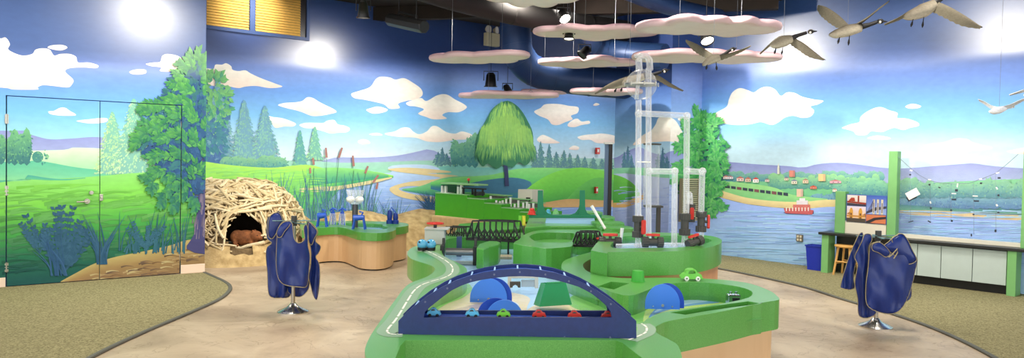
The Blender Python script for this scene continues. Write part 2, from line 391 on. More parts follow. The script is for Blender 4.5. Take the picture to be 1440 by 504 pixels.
# ================================================================== BACK WALL MURAL
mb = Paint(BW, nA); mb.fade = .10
skygrad(mb, 240, 900, [(-90, NAVY), (62, (40,68,130)), (76, (50,80,146)), (90, (100,130,206)), (100, (126,156,226)), (125, (104,154,228)), (160, (120,186,234)), (185, (166,210,236)), (212, (206,228,236)), (340, (212,230,234))], lambda x: (x-290)/310*9 if x < 600 else 9+(x-600)*.02)
for c in ([(270,96),(291,96),(300,97),(303,91),(312,91),(318,89),(325,93),(327,98),(335,100),(345,99),(352,103),(360,107),(372,112),(388,118),(397,122),(380,124),(360,121),(345,122),(335,124),(318,121),(312,123),(300,121),(270,112)],
          [(391,148),(400,145),(415,144),(425,142),(432,137),(440,138),(450,144),(460,149),(470,154),(473,158),(462,161),(450,163),(438,163),(425,158),(415,155),(402,152)],
          [(378,164),(385,165),(395,166),(405,169),(416,174),(412,178),(400,178),(388,180),(383,175)],
          [(421,176),(430,173),(445,173),(455,173),(460,170),(470,169),(475,175),(485,177),(492,181),(488,186),(475,187),(465,188),(455,185),(440,181),(428,180)],
          [(494,132),(505,128),(515,125),(522,121),(528,112),(535,108),(548,109),(556,112),(568,110),(580,116),(592,125),(594,134),(585,140),(572,142),(560,146),(562,152),(548,153),(540,147),(525,143),(510,140),(498,138)],
          [(571,145),(580,141),(592,138),(600,142),(615,134),(628,133),(640,140),(653,147),(656,152),(645,158),(630,158),(622,162),(628,167),(610,168),(600,165),(588,160),(596,154),(585,150),(575,149)],
          [(515,155),(522,152),(532,150),(545,154),(540,158),(525,160)],
          [(541,188),(555,185),(565,180),(575,180),(582,186),(590,189),(600,185),(607,178),(615,178),(628,186),(640,188),(650,185),(664,190),(658,196),(640,197),(620,200),(600,199),(585,194),(565,193),(548,191)],
          [(503,199),(510,196),(518,198),(520,202),(508,203)],[(519,189),(530,187),(538,190),(528,191)],
          [(751,157),(760,152),(766,147),(778,146),(790,147),(800,149),(813,151),(812,159),(803,163),(805,168),(795,172),(785,176),(776,175),(770,168),(758,163)],
          [(799,174),(805,169),(812,167),(818,171),(828,170),(829,174),(818,176),(808,179),(799,178)],[(834,148),(838,145),(843,147),(838,149)],
          [(755,196),(762,190),(770,192),(780,197),(787,201),(775,202),(760,201)],
          [(812,193),(822,190),(835,189),(848,188),(866,192),(866,201),(850,202),(838,201),(830,197),(818,197)],[(800,210),(806,205),(814,207),(812,211)]):
    mb.cloud(c)
# distance
mb.band([(280,232),(430,230),(470,222),(507,222),(535,221),(558,219),(580,215),(597,211),(606,210),(620,217),(650,224),(700,228),(880,222)], [(280,250),(880,250)], [(150,160,212),(176,192,222),(190,208,222)])
mb.band([(280,226),(420,226),(480,229),(540,228),(600,226),(660,226),(760,222),(880,224)], [(280,262),(880,262)], [(156,206,190),(150,216,180),(130,200,180)])
mb.band([(600,239),(640,232),(680,236),(740,232),(790,240),(880,236)], [(600,262),(880,262)], [(120,200,190),(140,214,190),(90,180,170)])
for x, h in ((616,18),(622,24),(628,16),(640,20),(652,26)): conifer(mb, x, 232-h, 232, 6, (70,118,140), (110,160,150), 40)
bushrow(mb, 640, 668, 230, 38, (70,140,140), (120,186,140), 9, 4)
for x, h in ((752,32),(760,38),(772,34),(782,24),(793,26),(801,22),(812,20),(822,17),(834,16),(846,14),(857,14)): conifer(mb, x, 238-h, 240, 7, (84,138,150), (120,176,150), 50)
# river
mb.poly([(470,262),(500,246),(548,243),(545,236),(560,232),(600,232),(618,238),(614,245),(640,250),(700,268),(880,262),(880,330),(280,330),(280,300)], lambda x, y: mixc((196,222,250), (134,172,240), min(1, max(0, (y-232)/60))), k=4, inc=.0003)
for i in range(260):
    x = R_.uniform(440, 860); y = R_.uniform(262, 318); mb.stroke([(x, y), (x+14, y-1), (x+30, y)], 1.6, .3, jig(R_.choice([(156,190,243), (176,206,249), (142,178,238)]), 6), k=2)
# far bank right, sand loops
mb.poly([(545,238),(575,236),(625,240),(632,243),(600,244),(640,247),(660,256),(620,258),(596,262),(572,262),(560,266),(575,272),(600,276),(640,280),(640,288),(600,284),(565,278),(549,270),(550,263),(575,256),(618,251),(600,247),(560,242)], (226,206,150), k=4)
mb.band([(565,266),(590,262),(625,250),(660,248),(700,250),(760,244),(800,240)], [(565,268),(600,274),(640,279),(800,290)], [(120,206,140),(104,196,120),(60,150,140)])
mb.band([(605,256),(640,250),(690,246),(725,238),(770,236),(820,238),(880,238)], [(605,266),(660,280),(735,290),(880,290)], [(140,226,120),(100,210,100),(60,140,150),(56,120,170)])
mb.poly([(650,262),(680,254),(720,250),(745,256),(742,266),(720,272),(680,272)], (66,128,160), k=4)
mb.band([(724,282),(745,262),(775,244),(810,236),(845,240),(875,252),(900,266)], [(724,286),(760,290),(900,286)], [(130,226,60),(100,206,50),(60,160,70)])
mb.band([(795,282),(815,262),(840,250),(880,258)], [(795,284),(880,284)], [(100,200,70),(70,170,70)])
mb.band([(700,292),(735,278),(760,285),(800,280),(850,282),(880,280)], [(700,300),(780,292),(880,291)], [(214,170,100),(226,186,116)])
# left meadow + conifers
for cx, yt, yb, w in ((343,142,230,22),(372,150,228,22),(306,112,236,30)): conifer(mb, cx, yt, yb, w, (104,158,184), (140,200,160), 380)
leaves(mb, 300, 150, 22, 48, 420, 9, [(120,196,110),(84,170,120),(70,120,160)], spread=1.2)
leaves(mb, 300, 205, 16, 30, 160, 9, [(70,140,150),(76,120,170)], spread=1.2)
conifer(mb, 421, 184, 238, 13, (88,160,160), (136,206,140)); conifer(mb, 442, 179, 226, 13, (110,180,156), (170,220,150))
bushrow(mb, 318, 400, 236, 14, (80,150,150), (130,190,140), 10, 4)
mb.band([(280,226),(320,232),(380,236),(430,232),(470,240),(520,241),(552,247)], [(280,320),(430,320),(480,262),(552,250)], [(170,232,84),(140,222,84),(84,194,100),(60,160,120)], ny=14)
mb.band([(430,238),(470,236),(510,239),(545,246)], [(430,262),(500,254),(545,249)], [(140,216,110),(60,160,130)])
mb.band([(420,262),(470,262),(520,254),(550,249)], [(420,272),(470,268),(520,259),(550,251)], [(216,210,150),(226,206,150)])
for i in range(140):
    x = R_.uniform(288, 430); y = R_.uniform(238, 300); mb.stroke([(x, y), (x+14, y-2), (x+30, y-1)], 3, .3, jig(mixc((150,224,96), (84,180,100), (y-238)/60), 8), k=2)
# reeds and cattails
for i in range(330):
    x = R_.uniform(360, 560) if i % 3 else R_.uniform(380, 520); h = R_.uniform(20, 72) if x < 520 else R_.uniform(10, 34)
    reed(mb, x, 330-R_.uniform(0, 12), h+10, R_.uniform(-18, 18), R_.uniform(1.0, 2.1), jig(R_.choice([(66,124,140), (84,150,140), (66,108,156), (104,170,140), (84,136,170)]), 8))
for x0, y0, x1, y1 in ((458,300,458,223),(470,300,475,223),(493,300,496,240),(500,310,513,244),(508,320,522,256),(441,300,440,236),(434,300,435,247),(520,330,528,268),(476,320,480,262)):
    mb.stroke([(x0, y0), ((x0+x1)/2-1, (y0+y1)/2), (x1, y1)], .9, .7, (80,130,110))
for x, y, L, a in ((458,222,14,-1.65),(475,222,15,-1.25),(496,234,15,-1.66),(512,244,11,-1.2),(523,257,13,-.95),(440,232,10,-1.7),(435,244,8,-1.6),(528,266,9,-1.4)):
    mb.stroke([(x, y), (x+cos(a)*L, y+sin(a)*L)], 3.0, 2.6, (164,112,104), k=2, inc=.0001)
for i in range(90): reed(mb, 606+R_.uniform(-4, 6), 305, R_.uniform(14, 36), R_.uniform(-22, 16), 1.5, jig((46,90,130), 10))
# willow
mb.stroke([(711,262),(710,240),(707,215),(708,190)], 6, 4, (60,70,110), inc=.0002)
dome = [(668,212),(670,190),(678,176),(684,165),(690,154),(700,146),(712,142),(724,148),(733,158),(740,170),(747,186),(748,206),(744,226),(736,233),(728,228),(718,236),(706,232),(696,238),(684,230),(676,234)]
mb.poly(dome, (58,130,90), k=3, inc=.0002)
for i in range(1500):
    a = R_.uniform(-1, 1); t = R_.random(); x = 709+a*(8+33*t**.7); y = 144+t*62+R_.uniform(-3, 6); L = R_.uniform(12, 26)
    if y+L > 240: L = 240-y
    c = jig(mixc((176,230,96), (56,136,96), min(1, max(0, .2+abs(a)*.3+t*.3+R_.uniform(-.4, .4)))), 8)
    mb.leaf(x, y, L, 1.0, pi/2-a*.25+R_.uniform(-.05, .05), c, mixc(c, (190,230,110), .25))
for ccx, ccy, rr in ((709,172,20),(690,182,16),(728,184,16)):
    for i in range(260):
        a = R_.uniform(-1, 1); x = ccx+a*rr; y = ccy-sqrt(max(0, 1-a*a))*rr*.7+R_.uniform(0, 12); L = R_.uniform(14, 30)
        mb.leaf(x, y, L, 1.0, pi/2-a*.2, jig(mixc((176,222,96), (84,156,90), min(1, abs(a)*.6+R_.uniform(0, .4))), 8), (150,206,90))

# ================================================================== COLUMN + RIGHT WALL MURAL
def far_scene(p, right):
    p.band([(840,216),(870,222),(885,212),(900,206),(915,214),(935,218),(960,212),(985,216)], [(840,240),(985,240)], [(140,150,206),(170,186,220)])
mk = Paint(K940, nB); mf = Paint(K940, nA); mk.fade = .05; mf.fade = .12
sky2 = [(-90, NAVY), (95, (40,68,136)), (120, (70,104,178)), (150, (104,146,212)), (185, (124,176,220)), (210, (170,204,226)), (340, (170,204,226))]  # darker stops put the shade of the column's left face into its paint
for p, x0, x1 in ((mk, 840, 960), (mf, 925, 1000)):
    skygrad(p, x0, x1, sky2 if p is mk else [(-90, NAVY), (80, (60,90,160)), (110, (120,146,214)), (150, (126,164,226)), (185, (150,196,230)), (212, (204,224,234)), (340, (204,224,234))], lambda x: 0, nx=14)
    p.cloud([(890,204),(903,191),(915,184),(922,175),(926,166),(934,165),(944,166),(951,171),(958,183),(960,190),(953,200),(939,199),(922,200),(910,201)])
    p.cloud([(953,168),(958,165),(965,168),(972,171),(960,171)])
    p.band([(840,222),(865,222),(880,214),(898,207),(910,212),(930,218),(950,212),(1000,218)], [(840,240),(1000,240)], [(136,146,204),(160,180,216)])
    for x, h in ((878,26),(883,34),(888,22),(926,24),(932,32),(938,20)): conifer(p, x, 240-h, 241, 5, (74,116,150), (100,150,150), 30)
    p.band([(840,238),(900,236),(1000,240)], [(840,262),(1000,262)], [(140,210,170),(120,200,150)])
    p.poly([(840,246),(880,244),(930,250),(1000,254),(1000,345),(840,345)], lambda x, y: mixc((190,206,236), (130,152,214), min(1, max(0, (y-244)/50))), inc=.0003)
    p.band([(840,240),(875,249),(892,260),(900,272)], [(840,290),(875,289),(900,276)], [(110,196,70),(70,160,70)])
    p.band([(840,284),(875,285),(898,276),(905,272)], [(840,292),(880,292),(902,284),(906,278)], [(226,186,116),(214,170,100)])
    for i in range(90):
        x = R_.uniform(862, 980); y = R_.uniform(262, 335); p.stroke([(x, y), (x+8, y-1), (x+18, y)], 1.5, .3, jig(R_.choice([(152,170,224), (178,194,234), (136,158,214)]), 6), k=2)
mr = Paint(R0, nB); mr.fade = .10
skygrad(mr, 960, 1640, [(-260, NAVY), (60, NAVY), (78, (64,98,172)), (92, (118,146,220)), (118, (114,150,228)), (145, (108,168,234)), (180, (132,194,236)), (212, (190,220,234)), (480, (206,228,238))], lambda x: -(x-983)/457*6, nx=40)
for c in ([(998,165),(1010,157),(1022,150),(1025,140),(1030,130),(1040,124),(1052,127),(1060,130),(1070,124),(1080,122),(1090,126),(1098,135),(1107,130),(1118,131),(1128,136),(1145,140),(1158,142),(1150,147),(1140,150),(1145,156),(1140,164),(1128,166),(1115,163),(1103,166),(1095,172),(1085,176),(1070,172),(1055,175),(1035,176),(1015,173)],
          [(1184,180),(1196,175),(1208,172),(1210,165),(1218,158),(1230,152),(1240,151),(1250,155),(1262,159),(1262,166),(1275,167),(1290,172),(1292,177),(1280,180),(1270,183),(1258,180),(1248,183),(1240,186),(1225,185),(1218,190),(1205,190),(1200,185),(1190,182)],
          [(1273,150),(1283,146),(1295,149),(1292,152),(1280,153)],[(1220,194),(1232,191),(1244,192),(1253,195),(1240,197),(1225,196)],
          [(1300,205),(1312,202),(1325,201),(1335,198),(1345,195),(1360,196),(1367,200),(1380,204),(1396,208),(1380,212),(1365,213),(1352,217),(1335,216),(1325,212),(1330,208),(1312,206)],
          [(1416,213),(1425,211),(1450,207),(1480,212),(1450,217),(1425,216)]):
    mr.cloud(c)
mr.band([(980,230),(1020,228),(1060,231),(1110,234),(1130,236),(1150,231),(1180,229),(1210,232),(1240,236),(1270,237),(1310,234),(1350,231),(1370,230),(1400,234),(1470,238),(1640,240)], [(980,270),(1640,270)], [(140,148,204),(160,172,214),(160,190,210)])
# far shore: green slopes, houses, trees
mr.band([(980,246),(1010,250),(1060,252),(1120,256),(1180,250),(1230,262),(1300,258),(1440,252),(1640,250)], [(980,292),(1640,300)], [(120,196,140),(110,190,130),(70,140,150)])
bushrow(mr, 1016, 1240, 254, 11, (84,146,160), (126,184,156), 8, 2.4)
bushrow(mr, 1088, 1240, 264, 17, (84,150,140), (146,206,140), 9, 2.6)
bushrow(mr, 1150, 1620, 292, 18, (84,132,180), (116,170,184), 14, 3.5)
bushrow(mr, 1180, 1620, 276, 22, (80,144,156), (132,196,146), 11, 3)
mr.band([(1010,254),(1050,258),(1090,264),(1115,274),(1165,280)], [(1010,278),(1060,282),(1165,290)], [(150,214,130),(120,196,120)])
def house(p, x, y, w, h, wall, roof):
    p.poly([(x-w, y), (x+w, y), (x+w, y-h), (x-w, y-h)], wall)
    p.poly([(x-w-.7, y-h), (x+w+.7, y-h), (x, y-h*1.7)], roof)
    for k in (-.5, .35): p.poly([(x+k*w, y-h*.3), (x+k*w+w*.3, y-h*.3), (x+k*w+w*.3, y-h*.7), (x+k*w, y-h*.7)], (110,100,120))
for x, y, w, h, a, b in ((1022,252,4,3,(230,214,206),(190,120,110)),(1028,252,4,3,(224,214,220),(160,120,120)),(1042,255,5,4,(236,206,190),(200,110,100)),(1053,256,4,4,(226,190,160),(190,110,90)),(1064,257,4,4.5,(250,240,232),(216,80,70)),(1080,256,3,3,(220,200,190),(150,120,120)),(1107,254,3,3,(220,200,170),(130,110,130)),(1118,259,4,4,(214,206,180),(120,130,150)),(1134,258,4,4,(220,196,160),(170,130,110)),(1145,266,4.5,3,(216,120,90),(190,70,50)),(1176,258,8,3,(216,160,170),(190,110,110)),(1175,270,3,3,(240,230,210),(190,130,110))):
    house(mr, x, y, w, h, a, b)
for x, y, w, h, c in ((1115,249,4,9,(214,130,110)),(1157,255,5,10,(232,196,130)),(1126,277,4.5,11,(226,190,160)),(1096,245,1.6,9,(220,220,200))):
    mr.poly([(x-w, y), (x+w, y), (x+w, y-h), (x-w, y-h)], c); mr.poly([(x+w*.3, y), (x+w, y), (x+w, y-h), (x+w*.3, y-h)], mixc(c, (110,90,110), .25))
mr.poly([(1094.5,236),(1097.5,236),(1096,229)], (220,220,200))
# freight train along the shore
for i in range(12):
    t = i/12; x = 1013+t*98; y = 262+t*15-2*t*t; mr.poly([(x, y-2.4-t), (x+6.6, y-1.6-t), (x+6.6, y+2), (x, y+1)], (60,70,84) if i % 3 else (130,80,84))
mr.band([(980,262),(1014,268),(1050,278),(1090,283),(1130,284),(1170,281),(1240,284)], [(980,272),(1014,278),(1050,287),(1090,292),(1130,294),(1175,291),(1240,290)], [(232,216,150),(214,190,130)])
mr.band([(1250,296),(1300,294),(1350,298),(1430,303),(1640,310)], [(1250,302),(1300,304),(1430,310),(1640,320)], [(222,196,140),(236,208,156),(214,180,130)])
mr.band([(1240,286),(1300,290),(1360,294),(1640,304)], [(1240,296),(1300,296),(1360,298),(1640,310)], [(70,140,150),(100,170,140)])
mr.band([(960,262),(1014,278),(1050,287),(1090,292),(1130,294),(1175,291),(1240,296),(1300,304),(1430,310),(1640,320)], [(960,460),(1640,520)], [(158,184,246),(166,208,248),(180,228,248),(176,226,246)], ny=16)
for i in range(520):
    x = R_.uniform(1005, 1500); y = R_.uniform(296, 385); c = jig(R_.choice([(152,190,242), (178,216,249), (162,212,245), (156,202,243)]), 6)
    mr.stroke([(x, y), (x+16, y+R_.uniform(-.5, 1.5)), (x+38, y+1)], 1.8, .3, c, k=2)
# tug boat
mr.poly([(1103,299),(1146,301),(1146,297),(1141,296),(1138,302),(1108,301)], (70,60,100))
mr.poly([(1104,293),(1140,295),(1146,296),(1144,302),(1106,300)], (196,90,90)); mr.poly([(1117,288),(1141,288),(1141,295),(1117,294)], (206,110,100))
mr.poly([(1122,282),(1138,282),(1138,288),(1122,288)], (220,210,214)); mr.poly([(1126,279),(1134,279),(1134,283),(1126,283)], (226,222,226))
for k in range(8): mr.poly([(1107+k*4.4,292),(1108.4+k*4.4,292),(1108.4+k*4.4,297),(1107+k*4.4,297)], (240,226,220))
# leafy tree by the corner (right wall and the column face share it)
for p in (mf, mr):
    st = random.getstate()
    for cx, cy, rx, ry in ((986,178,26,16),(992,205,34,18),(990,235,36,20),(985,262,34,20),(992,282,26,14)):
        leaves(p, cx, cy, rx*.85, ry*.95, int(rx*ry/3.4), 9, [(64,166,80),(44,140,80),(34,104,96)], spread=1.3)
    for cx, cy, L in ((975,168,16),(990,165,16),(1002,176,16),(965,185,16),(985,185,18),(1005,200,18),(962,205,16),(985,208,18),(1012,214,16),(958,228,16),(980,230,18),(1002,232,18),(1014,240,14),(962,250,16),(984,252,18),(1006,256,18),(964,268,14),(986,274,18),(1004,280,16),(994,292,12),(1010,292,10)):
        for q in range(5): spray(p, cx+R_.uniform(-5, 5), cy+R_.uniform(-4, 4), R_.uniform(-2.9, .3) if q % 2 else R_.uniform(0, 3.1), L*.8, 8, 8, (58,170,66), (118,208,98))
# ================================================================== WALLS
LAY = 0.045
def hplane(p, d): return (tuple(p), tuple(d))
zt = ((0, 0, ZC), (0, 0, 1)); zb = ((0, 0, 0.0), (0, 0, -1))
# door rectangle on the left wall
D0 = onpl(9, 404, L0, nA); D1 = onpl(252.5, 386, L0, nA); DM = onpl(140, 300, L0, nA); DT = 2.11
def rect(paint, a, b, z0, z1): return paint.clipped([(tuple(a), tuple(-dA)), (tuple(b), tuple(dA)), ((0, 0, z1), (0, 0, 1)), ((0, 0, z0), (0, 0, -1))])
wl = rect(ml, L_near, L_far, DT+.01, ZC)
merge_mb(wl, rect(ml, L_near, D0-dA*.008, 0, DT+.01)); merge_mb(wl, rect(ml, D1+dA*.008, L_far, 0, DT+.01))
# wall body behind the paint with its thickness and the return towards the back wall
def body(mb_, poly, z0, z1, col):
    k = len(mb_.v); n = len(poly)
    for z in (z0, z1):
        for p in poly: mb_.v.append((p[0], p[1], z)); mb_.c.append(lin(col))
    mb_.f += [(k+i, k+(i+1) % n, k+n+(i+1) % n, k+n+i) for i in range(n)] + [tuple(k+i for i in range(n)), tuple(k+n+i for i in range(n))]
    mb_.mi += [0]*(n+2)
e = .05
LB = L0 - nA*1.6
body(wl, [L_near-nA*e, L_far-nA*e+dA*0.0, LB, LB - dA*4.4], 0, ZC, (60, 90, 150))
k0 = len(wl.v)
# close the small gap of the corner edge with a painted return
for p, z in ((L_far+nA*.012, 0), (L_far+nA*.012, ZC), (L_far-nA*e, ZC), (L_far-nA*e, 0)): wl.v.append((p[0], p[1], z)); wl.c.append(lin((90, 120, 180)))
wl.f.append((k0, k0+1, k0+2, k0+3)); wl.mi.append(0)
wall_left = wl.build('wall_left', mural_paint_low, kind='structure')
steel = mat('brushed_steel', (176, 172, 160), .32, 1.0, var=.1, scale=30)
dgap = mat('door_gap', (30, 60, 62), .8)
def door(name, a, b, label_side):
    d = rect(ml, a+dA*.004, b-dA*.004, .012, DT)
    body(d, [a+dA*.004-nA*.045, b-dA*.004-nA*.045, b-dA*.004-nA*.0005, a+dA*.004-nA*.0005], .012, DT, (60, 120, 110))
    return d.build(name, mural_paint, kind='structure')
d1 = door('door_1', D0, DM, 'l'); d2 = door('door_2', DM, D1, 'r')
def hinge(parent, p, z):
    h = MB(); q = p + nA*.008; h.cyl((q[0], q[1], z-.055), (q[0], q[1], z+.055), .008, n=10); h.box((q[0], q[1], z), (.034, .006, .1), AN)
    h.build('hinge', steel, parent, smooth=40)
for z in (1.86, 1.07, .22): hinge(d1, D0, z); hinge(d2, D1, z)
# lever lock set on the leaf that opens
def on_left(x, y, off=0.0): return onpl(x, y, L0, nA) + nA*off
hp = on_left(122, 283, .02); h = MB()
h.cyl(hp-nA*.02, hp+nA*.012, .030, n=24); h.cyl(hp, hp+nA*.05, .011, n=12)
g = hp+nA*.05; h.tube([g, g-dA*.03-np.array([0,0,.002]), g-dA*.09-np.array([0,0,.006]), g-dA*.115-np.array([0,0,.004])], .009, n=10)
h.build('door_handle', steel, d1, smooth=50)
kp = on_left(128, 271, .02); h = MB(); h.cyl(kp-nA*.02, kp+nA*.012, .022, n=20); h.cyl(kp, kp+nA*.02, .012, n=12); h.build('keyhole_plate', steel, d1, smooth=50)
kp = on_left(142, 278, .02); h = MB(); h.box(kp, (.035, .012, .075), AN); h.cyl(kp, kp+nA*.02, .012, n=12); h.build('strike_plate', steel, d2, bevel=.002)
# back wall, column, right wall
wb = mb.clipped([(tuple(BACK_L), tuple(-dA)), (tuple(BACK_R), tuple(dA)), zt, zb])
body(wb, [BACK_L-nA*.03, BACK_R-nA*.03, BACK_R-nA*.2, BACK_L-nA*.2], 0, ZC, (60, 90, 150))
wall_back = wb.build('wall_back', mural_paint, kind='structure')
wc = mk.clipped([(tuple(K940), tuple(-dB)), (tuple(J862), tuple(dB)), zt, zb])
merge_mb(wc, mf.clipped([(tuple(K940), tuple(-dA)), (tuple(C983), tuple(dA)), zt, zb]))
ci = K940 - nA*.012*0
q1 = K940-nB*.012-nA*.012; q2 = J862-nB*.012+nA*0; q3 = J862 + dA*.9; q4 = C983 + dA*.15 - nA*.012; q5 = C983+dA*.15-nA*.012
body(wc, [K940 - nA*.01 - nB*.01, J862 - nB*.01, J862 + dA*2.0, C983 + dA*1.2 - nA*.01], 0, ZC, (44, 70, 130))
wc.build('wall_column', mural_paint, kind='structure')
wr = mr.clipped([(tuple(R_near), tuple(-dB)), (tuple(C983), tuple(dB)), zt, zb])
body(wr, [R_near-nB*.03, C983-nB*.03, C983-nB*.2, R_near-nB*.2], 0, ZC, (60, 90, 150))
wall_right = wr.build('wall_right', mural_paint, kind='structure')
# baseboards
bbm = mat('baseboard_vinyl', (226, 204, 182), .45)
def baseboard(name, a, b, n, h=.11, m=bbm):
    q = MB(); q.prism([tuple((a+n*.008)[:2]), tuple((b+n*.008)[:2]), tuple((b+n*.02)[:2]), tuple((a+n*.02)[:2])], 0, h)
    return q.build(name, m, kind='structure', bevel=.004)
baseboard('baseboard_left', L_near, D0-dA*.01, nA); baseboard('baseboard_corner', D1+dA*.01, L_far+dA*.005, nA)
baseboard('baseboard_back', BACK_L, BACK_R, nA); bbr = mat('baseboard_tan', (222, 192, 150), .5)
baseboard('baseboard_right', R_near, C983, nB, m=bbr); baseboard('baseboard_column', K940, J862, nB)
# ================================================================== FLOOR, CARPETS, CEILING
fl = bpy.data.materials.new('stained_concrete'); fl.use_nodes = True; nt = fl.node_tree; b = nt.nodes['Principled BSDF']
tc = nt.nodes.new('ShaderNodeTexCoord'); n1 = nt.nodes.new('ShaderNodeTexNoise'); n1.inputs['Scale'].default_value = 1.3; n1.inputs['Detail'].default_value = 8; n1.inputs['Roughness'].default_value = .62; n1.inputs['Distortion'].default_value = .6
nt.links.new(tc.outputs['Object'], n1.inputs[0]); cr = nt.nodes.new('ShaderNodeValToRGB')
cr.color_ramp.elements[0].position = .32; cr.color_ramp.elements[0].color = (*lin((158, 138, 116)), 1)
cr.color_ramp.elements[1].position = .66; cr.color_ramp.elements[1].color = (*lin((204, 186, 160)), 1)
e1 = cr.color_ramp.elements.new(.5); e1.color = (*lin((188, 168, 142)), 1)
nt.links.new(n1.outputs['Fac'], cr.inputs[0])
vo = nt.nodes.new('ShaderNodeTexNoise'); vo.inputs['Scale'].default_value = 2.2; vo.inputs['Detail'].default_value = 10; vo.inputs['Distortion'].default_value = 1.5; nt.links.new(tc.outputs['Object'], vo.inputs[0])
cr2 = nt.nodes.new('ShaderNodeValToRGB'); cr2.color_ramp.elements[0].position = .488; cr2.color_ramp.elements[0].color = (1, 1, 1, 1); cr2.color_ramp.elements[1].position = .512; cr2.color_ramp.elements[1].color = (1, 1, 1, 1)
e2 = cr2.color_ramp.elements.new(.5); e2.color = (.72, .68, .64, 1)
nt.links.new(vo.outputs['Fac'], cr2.inputs[0])
mx = nt.nodes.new('ShaderNodeMix'); mx.data_type = 'RGBA'; mx.blend_type = 'MULTIPLY'; mx.inputs[0].default_value = 1
nt.links.new(cr.outputs[0], mx.inputs[6]); nt.links.new(cr2.outputs[0], mx.inputs[7]); nt.links.new(mx.outputs[2], b.inputs['Base Color'])
b.inputs['Roughness'].default_value = .42; b.inputs['Specular IOR Level'].default_value = .35
q = MB(); q.prism([(-12, -5), (13, -5), (13, 19), (-12, 19)], -.1, 0); q.build('floor', fl, kind='structure')
def carpetmat(name, a, b_):
    m = bpy.data.materials.new(name); m.use_nodes = True; nt = m.node_tree; b = nt.nodes['Principled BSDF']
    tc = nt.nodes.new('ShaderNodeTexCoord'); n = nt.nodes.new('ShaderNodeTexNoise'); n.inputs['Scale'].default_value = 55; n.inputs['Detail'].default_value = 3; n.inputs['Roughness'].default_value = .8
    nt.links.new(tc.outputs['Object'], n.inputs[0]); r = nt.nodes.new('ShaderNodeValToRGB'); r.color_ramp.elements[0].position = .36; r.color_ramp.elements[1].position = .64
    r.color_ramp.elements[0].color = (*lin(a), 1); r.color_ramp.elements[1].color = (*lin(b_), 1); nt.links.new(n.outputs['Fac'], r.inputs[0]); nt.links.new(r.outputs[0], b.inputs['Base Color'])
    b.inputs['Roughness'].default_value = .95; b.inputs['Specular IOR Level'].default_value = .1
    bp = nt.nodes.new('ShaderNodeBump'); bp.inputs['Strength'].default_value = .5; bp.inputs['Distance'].default_value = .01; nt.links.new(n.outputs['Fac'], bp.inputs['Height']); nt.links.new(bp.outputs[0], b.inputs['Normal'])
    return m
cm = carpetmat('olive_carpet', (110, 104, 74), (166, 158, 118)); rub = mat('rubber_edge', (92, 92, 84), .7)
def carpet(name, edge, rest, cat_label):
    E_ = smooth_loop(edge, 8, False); ep = [atz(p[0], p[1], .012)[:2] for p in E_]
    poly = [tuple(p) for p in ep] + [tuple(p[:2]) for p in rest]
    q = MB(); q.prism(poly, 0.001, .012); o = q.build(name, cm, kind='structure')
    t = MB(); P3 = [np.array([p[0], p[1], .012]) for p in ep]; t.tube(P3, .022, n=8)
    t.v = [(x, y, max(.001, min(.02, z))) for x, y, z in t.v]; t.build('carpet_edging', rub, o)
    return o
carpet('floor_carpet_left', [(287.3,383.3),(300,389),(315,396),(323.5,403),(321,411),(308,421),(285,432),(250,447),(205,466),(165,484),(125,504),(60,540),(-60,600)], [L_near+nA*0-np.array([0,0,0]), ] , '')
R_n2 = R_near
carpet('floor_carpet_right', [(1008,377.5),(1030,381.5),(1080,392),(1135,405),(1185,421),(1240,437),(1300,457),(1350,478),(1400,504),(1460,540),(1540,600)], [R_n2, C983 + nB*.01], '')
cei = mat('ceiling_black', (40, 32, 26), .9, var=.25, scale=3)
q = MB(); q.prism([(-12, -5), (13, -5), (13, 19), (-12, 19)], ZC, ZC+.1); q.build('ceiling', cei, kind='structure')
# ceiling beams that read as dark trusses near the top
for i, (z_, p_) in enumerate(((3.93, 12.0), (3.93, 9.4), (3.93, 6.8))):
    q = MB(); q.box((-1.2, p_+.4, z_), (10.5, .14, .22), radians(-14)); q.build('trim_%d' % (i+1), cei, kind='structure')
# ================================================================== WINDOW with wooden blinds, high in the back wall
def onb(x, y, off=0.0): return onpl(x, y, BW, nA) + nA*off
W0 = onb(280, 33.5); W1 = onb(430, 53); zb_ = W1[2]; 
fr = mat('window_frame_blue', (58, 84, 136), .45)
uA = Vector(dA); uN = Vector(nA)
def wbox(mb_, s0, s1, z0, z1, d0, d1):
    """box on the back wall, s measured along the wall from W1 (left positive)"""
    pts = [Vector(W1)-uA*s+uN*d for s, d in ((s0, d0), (s1, d0), (s1, d1), (s0, d1))]
    mb_.prism([(p.x, p.y) for p in pts], z0, z1)
Wd = float(np.linalg.norm((W1-W0)[:2])) + .3; WH = .66
q = MB(); wbox(q, -.05, Wd, zb_-.05, zb_, .0, .035); wbox(q, -.05, 0, zb_, ZC, .0, .035)
ms = float(np.linalg.norm((W1-onb(354, 40))[:2])); wbox(q, ms-.04, ms+.04, zb_, ZC, .0, .035); q.build('window_1', fr, kind='structure', bevel=.004)
win = bpy.data.objects['window_1']
wood = mat('blind_wood', (244, 196, 104), .5, var=.15, scale=20, stretch=(1, 1, 6)); dk = mat('window_dark', (46, 44, 50), .3)
q = MB(); wbox(q, 0, Wd, zb_, ZC, .002+LAY*0, .006); q.build('window_pane', dk, win)
for s0, s1 in ((.10, ms-.05), (ms+.05, Wd)):
    q = MB(); z = zb_+.012
    while z < ZC-.02:
        pts = [Vector(W1)-uA*s+uN*.018 for s in (s0, s1)]; M = Matrix.Rotation(AN, 3, 'Z') @ Matrix.Rotation(radians(58), 3, 'X')
        c = (pts[0]+pts[1])/2; q.box((c.x, c.y, z+.012), (s1-s0, .046, .003), M=M); z += .040
    q.build('window_blind', wood, win)
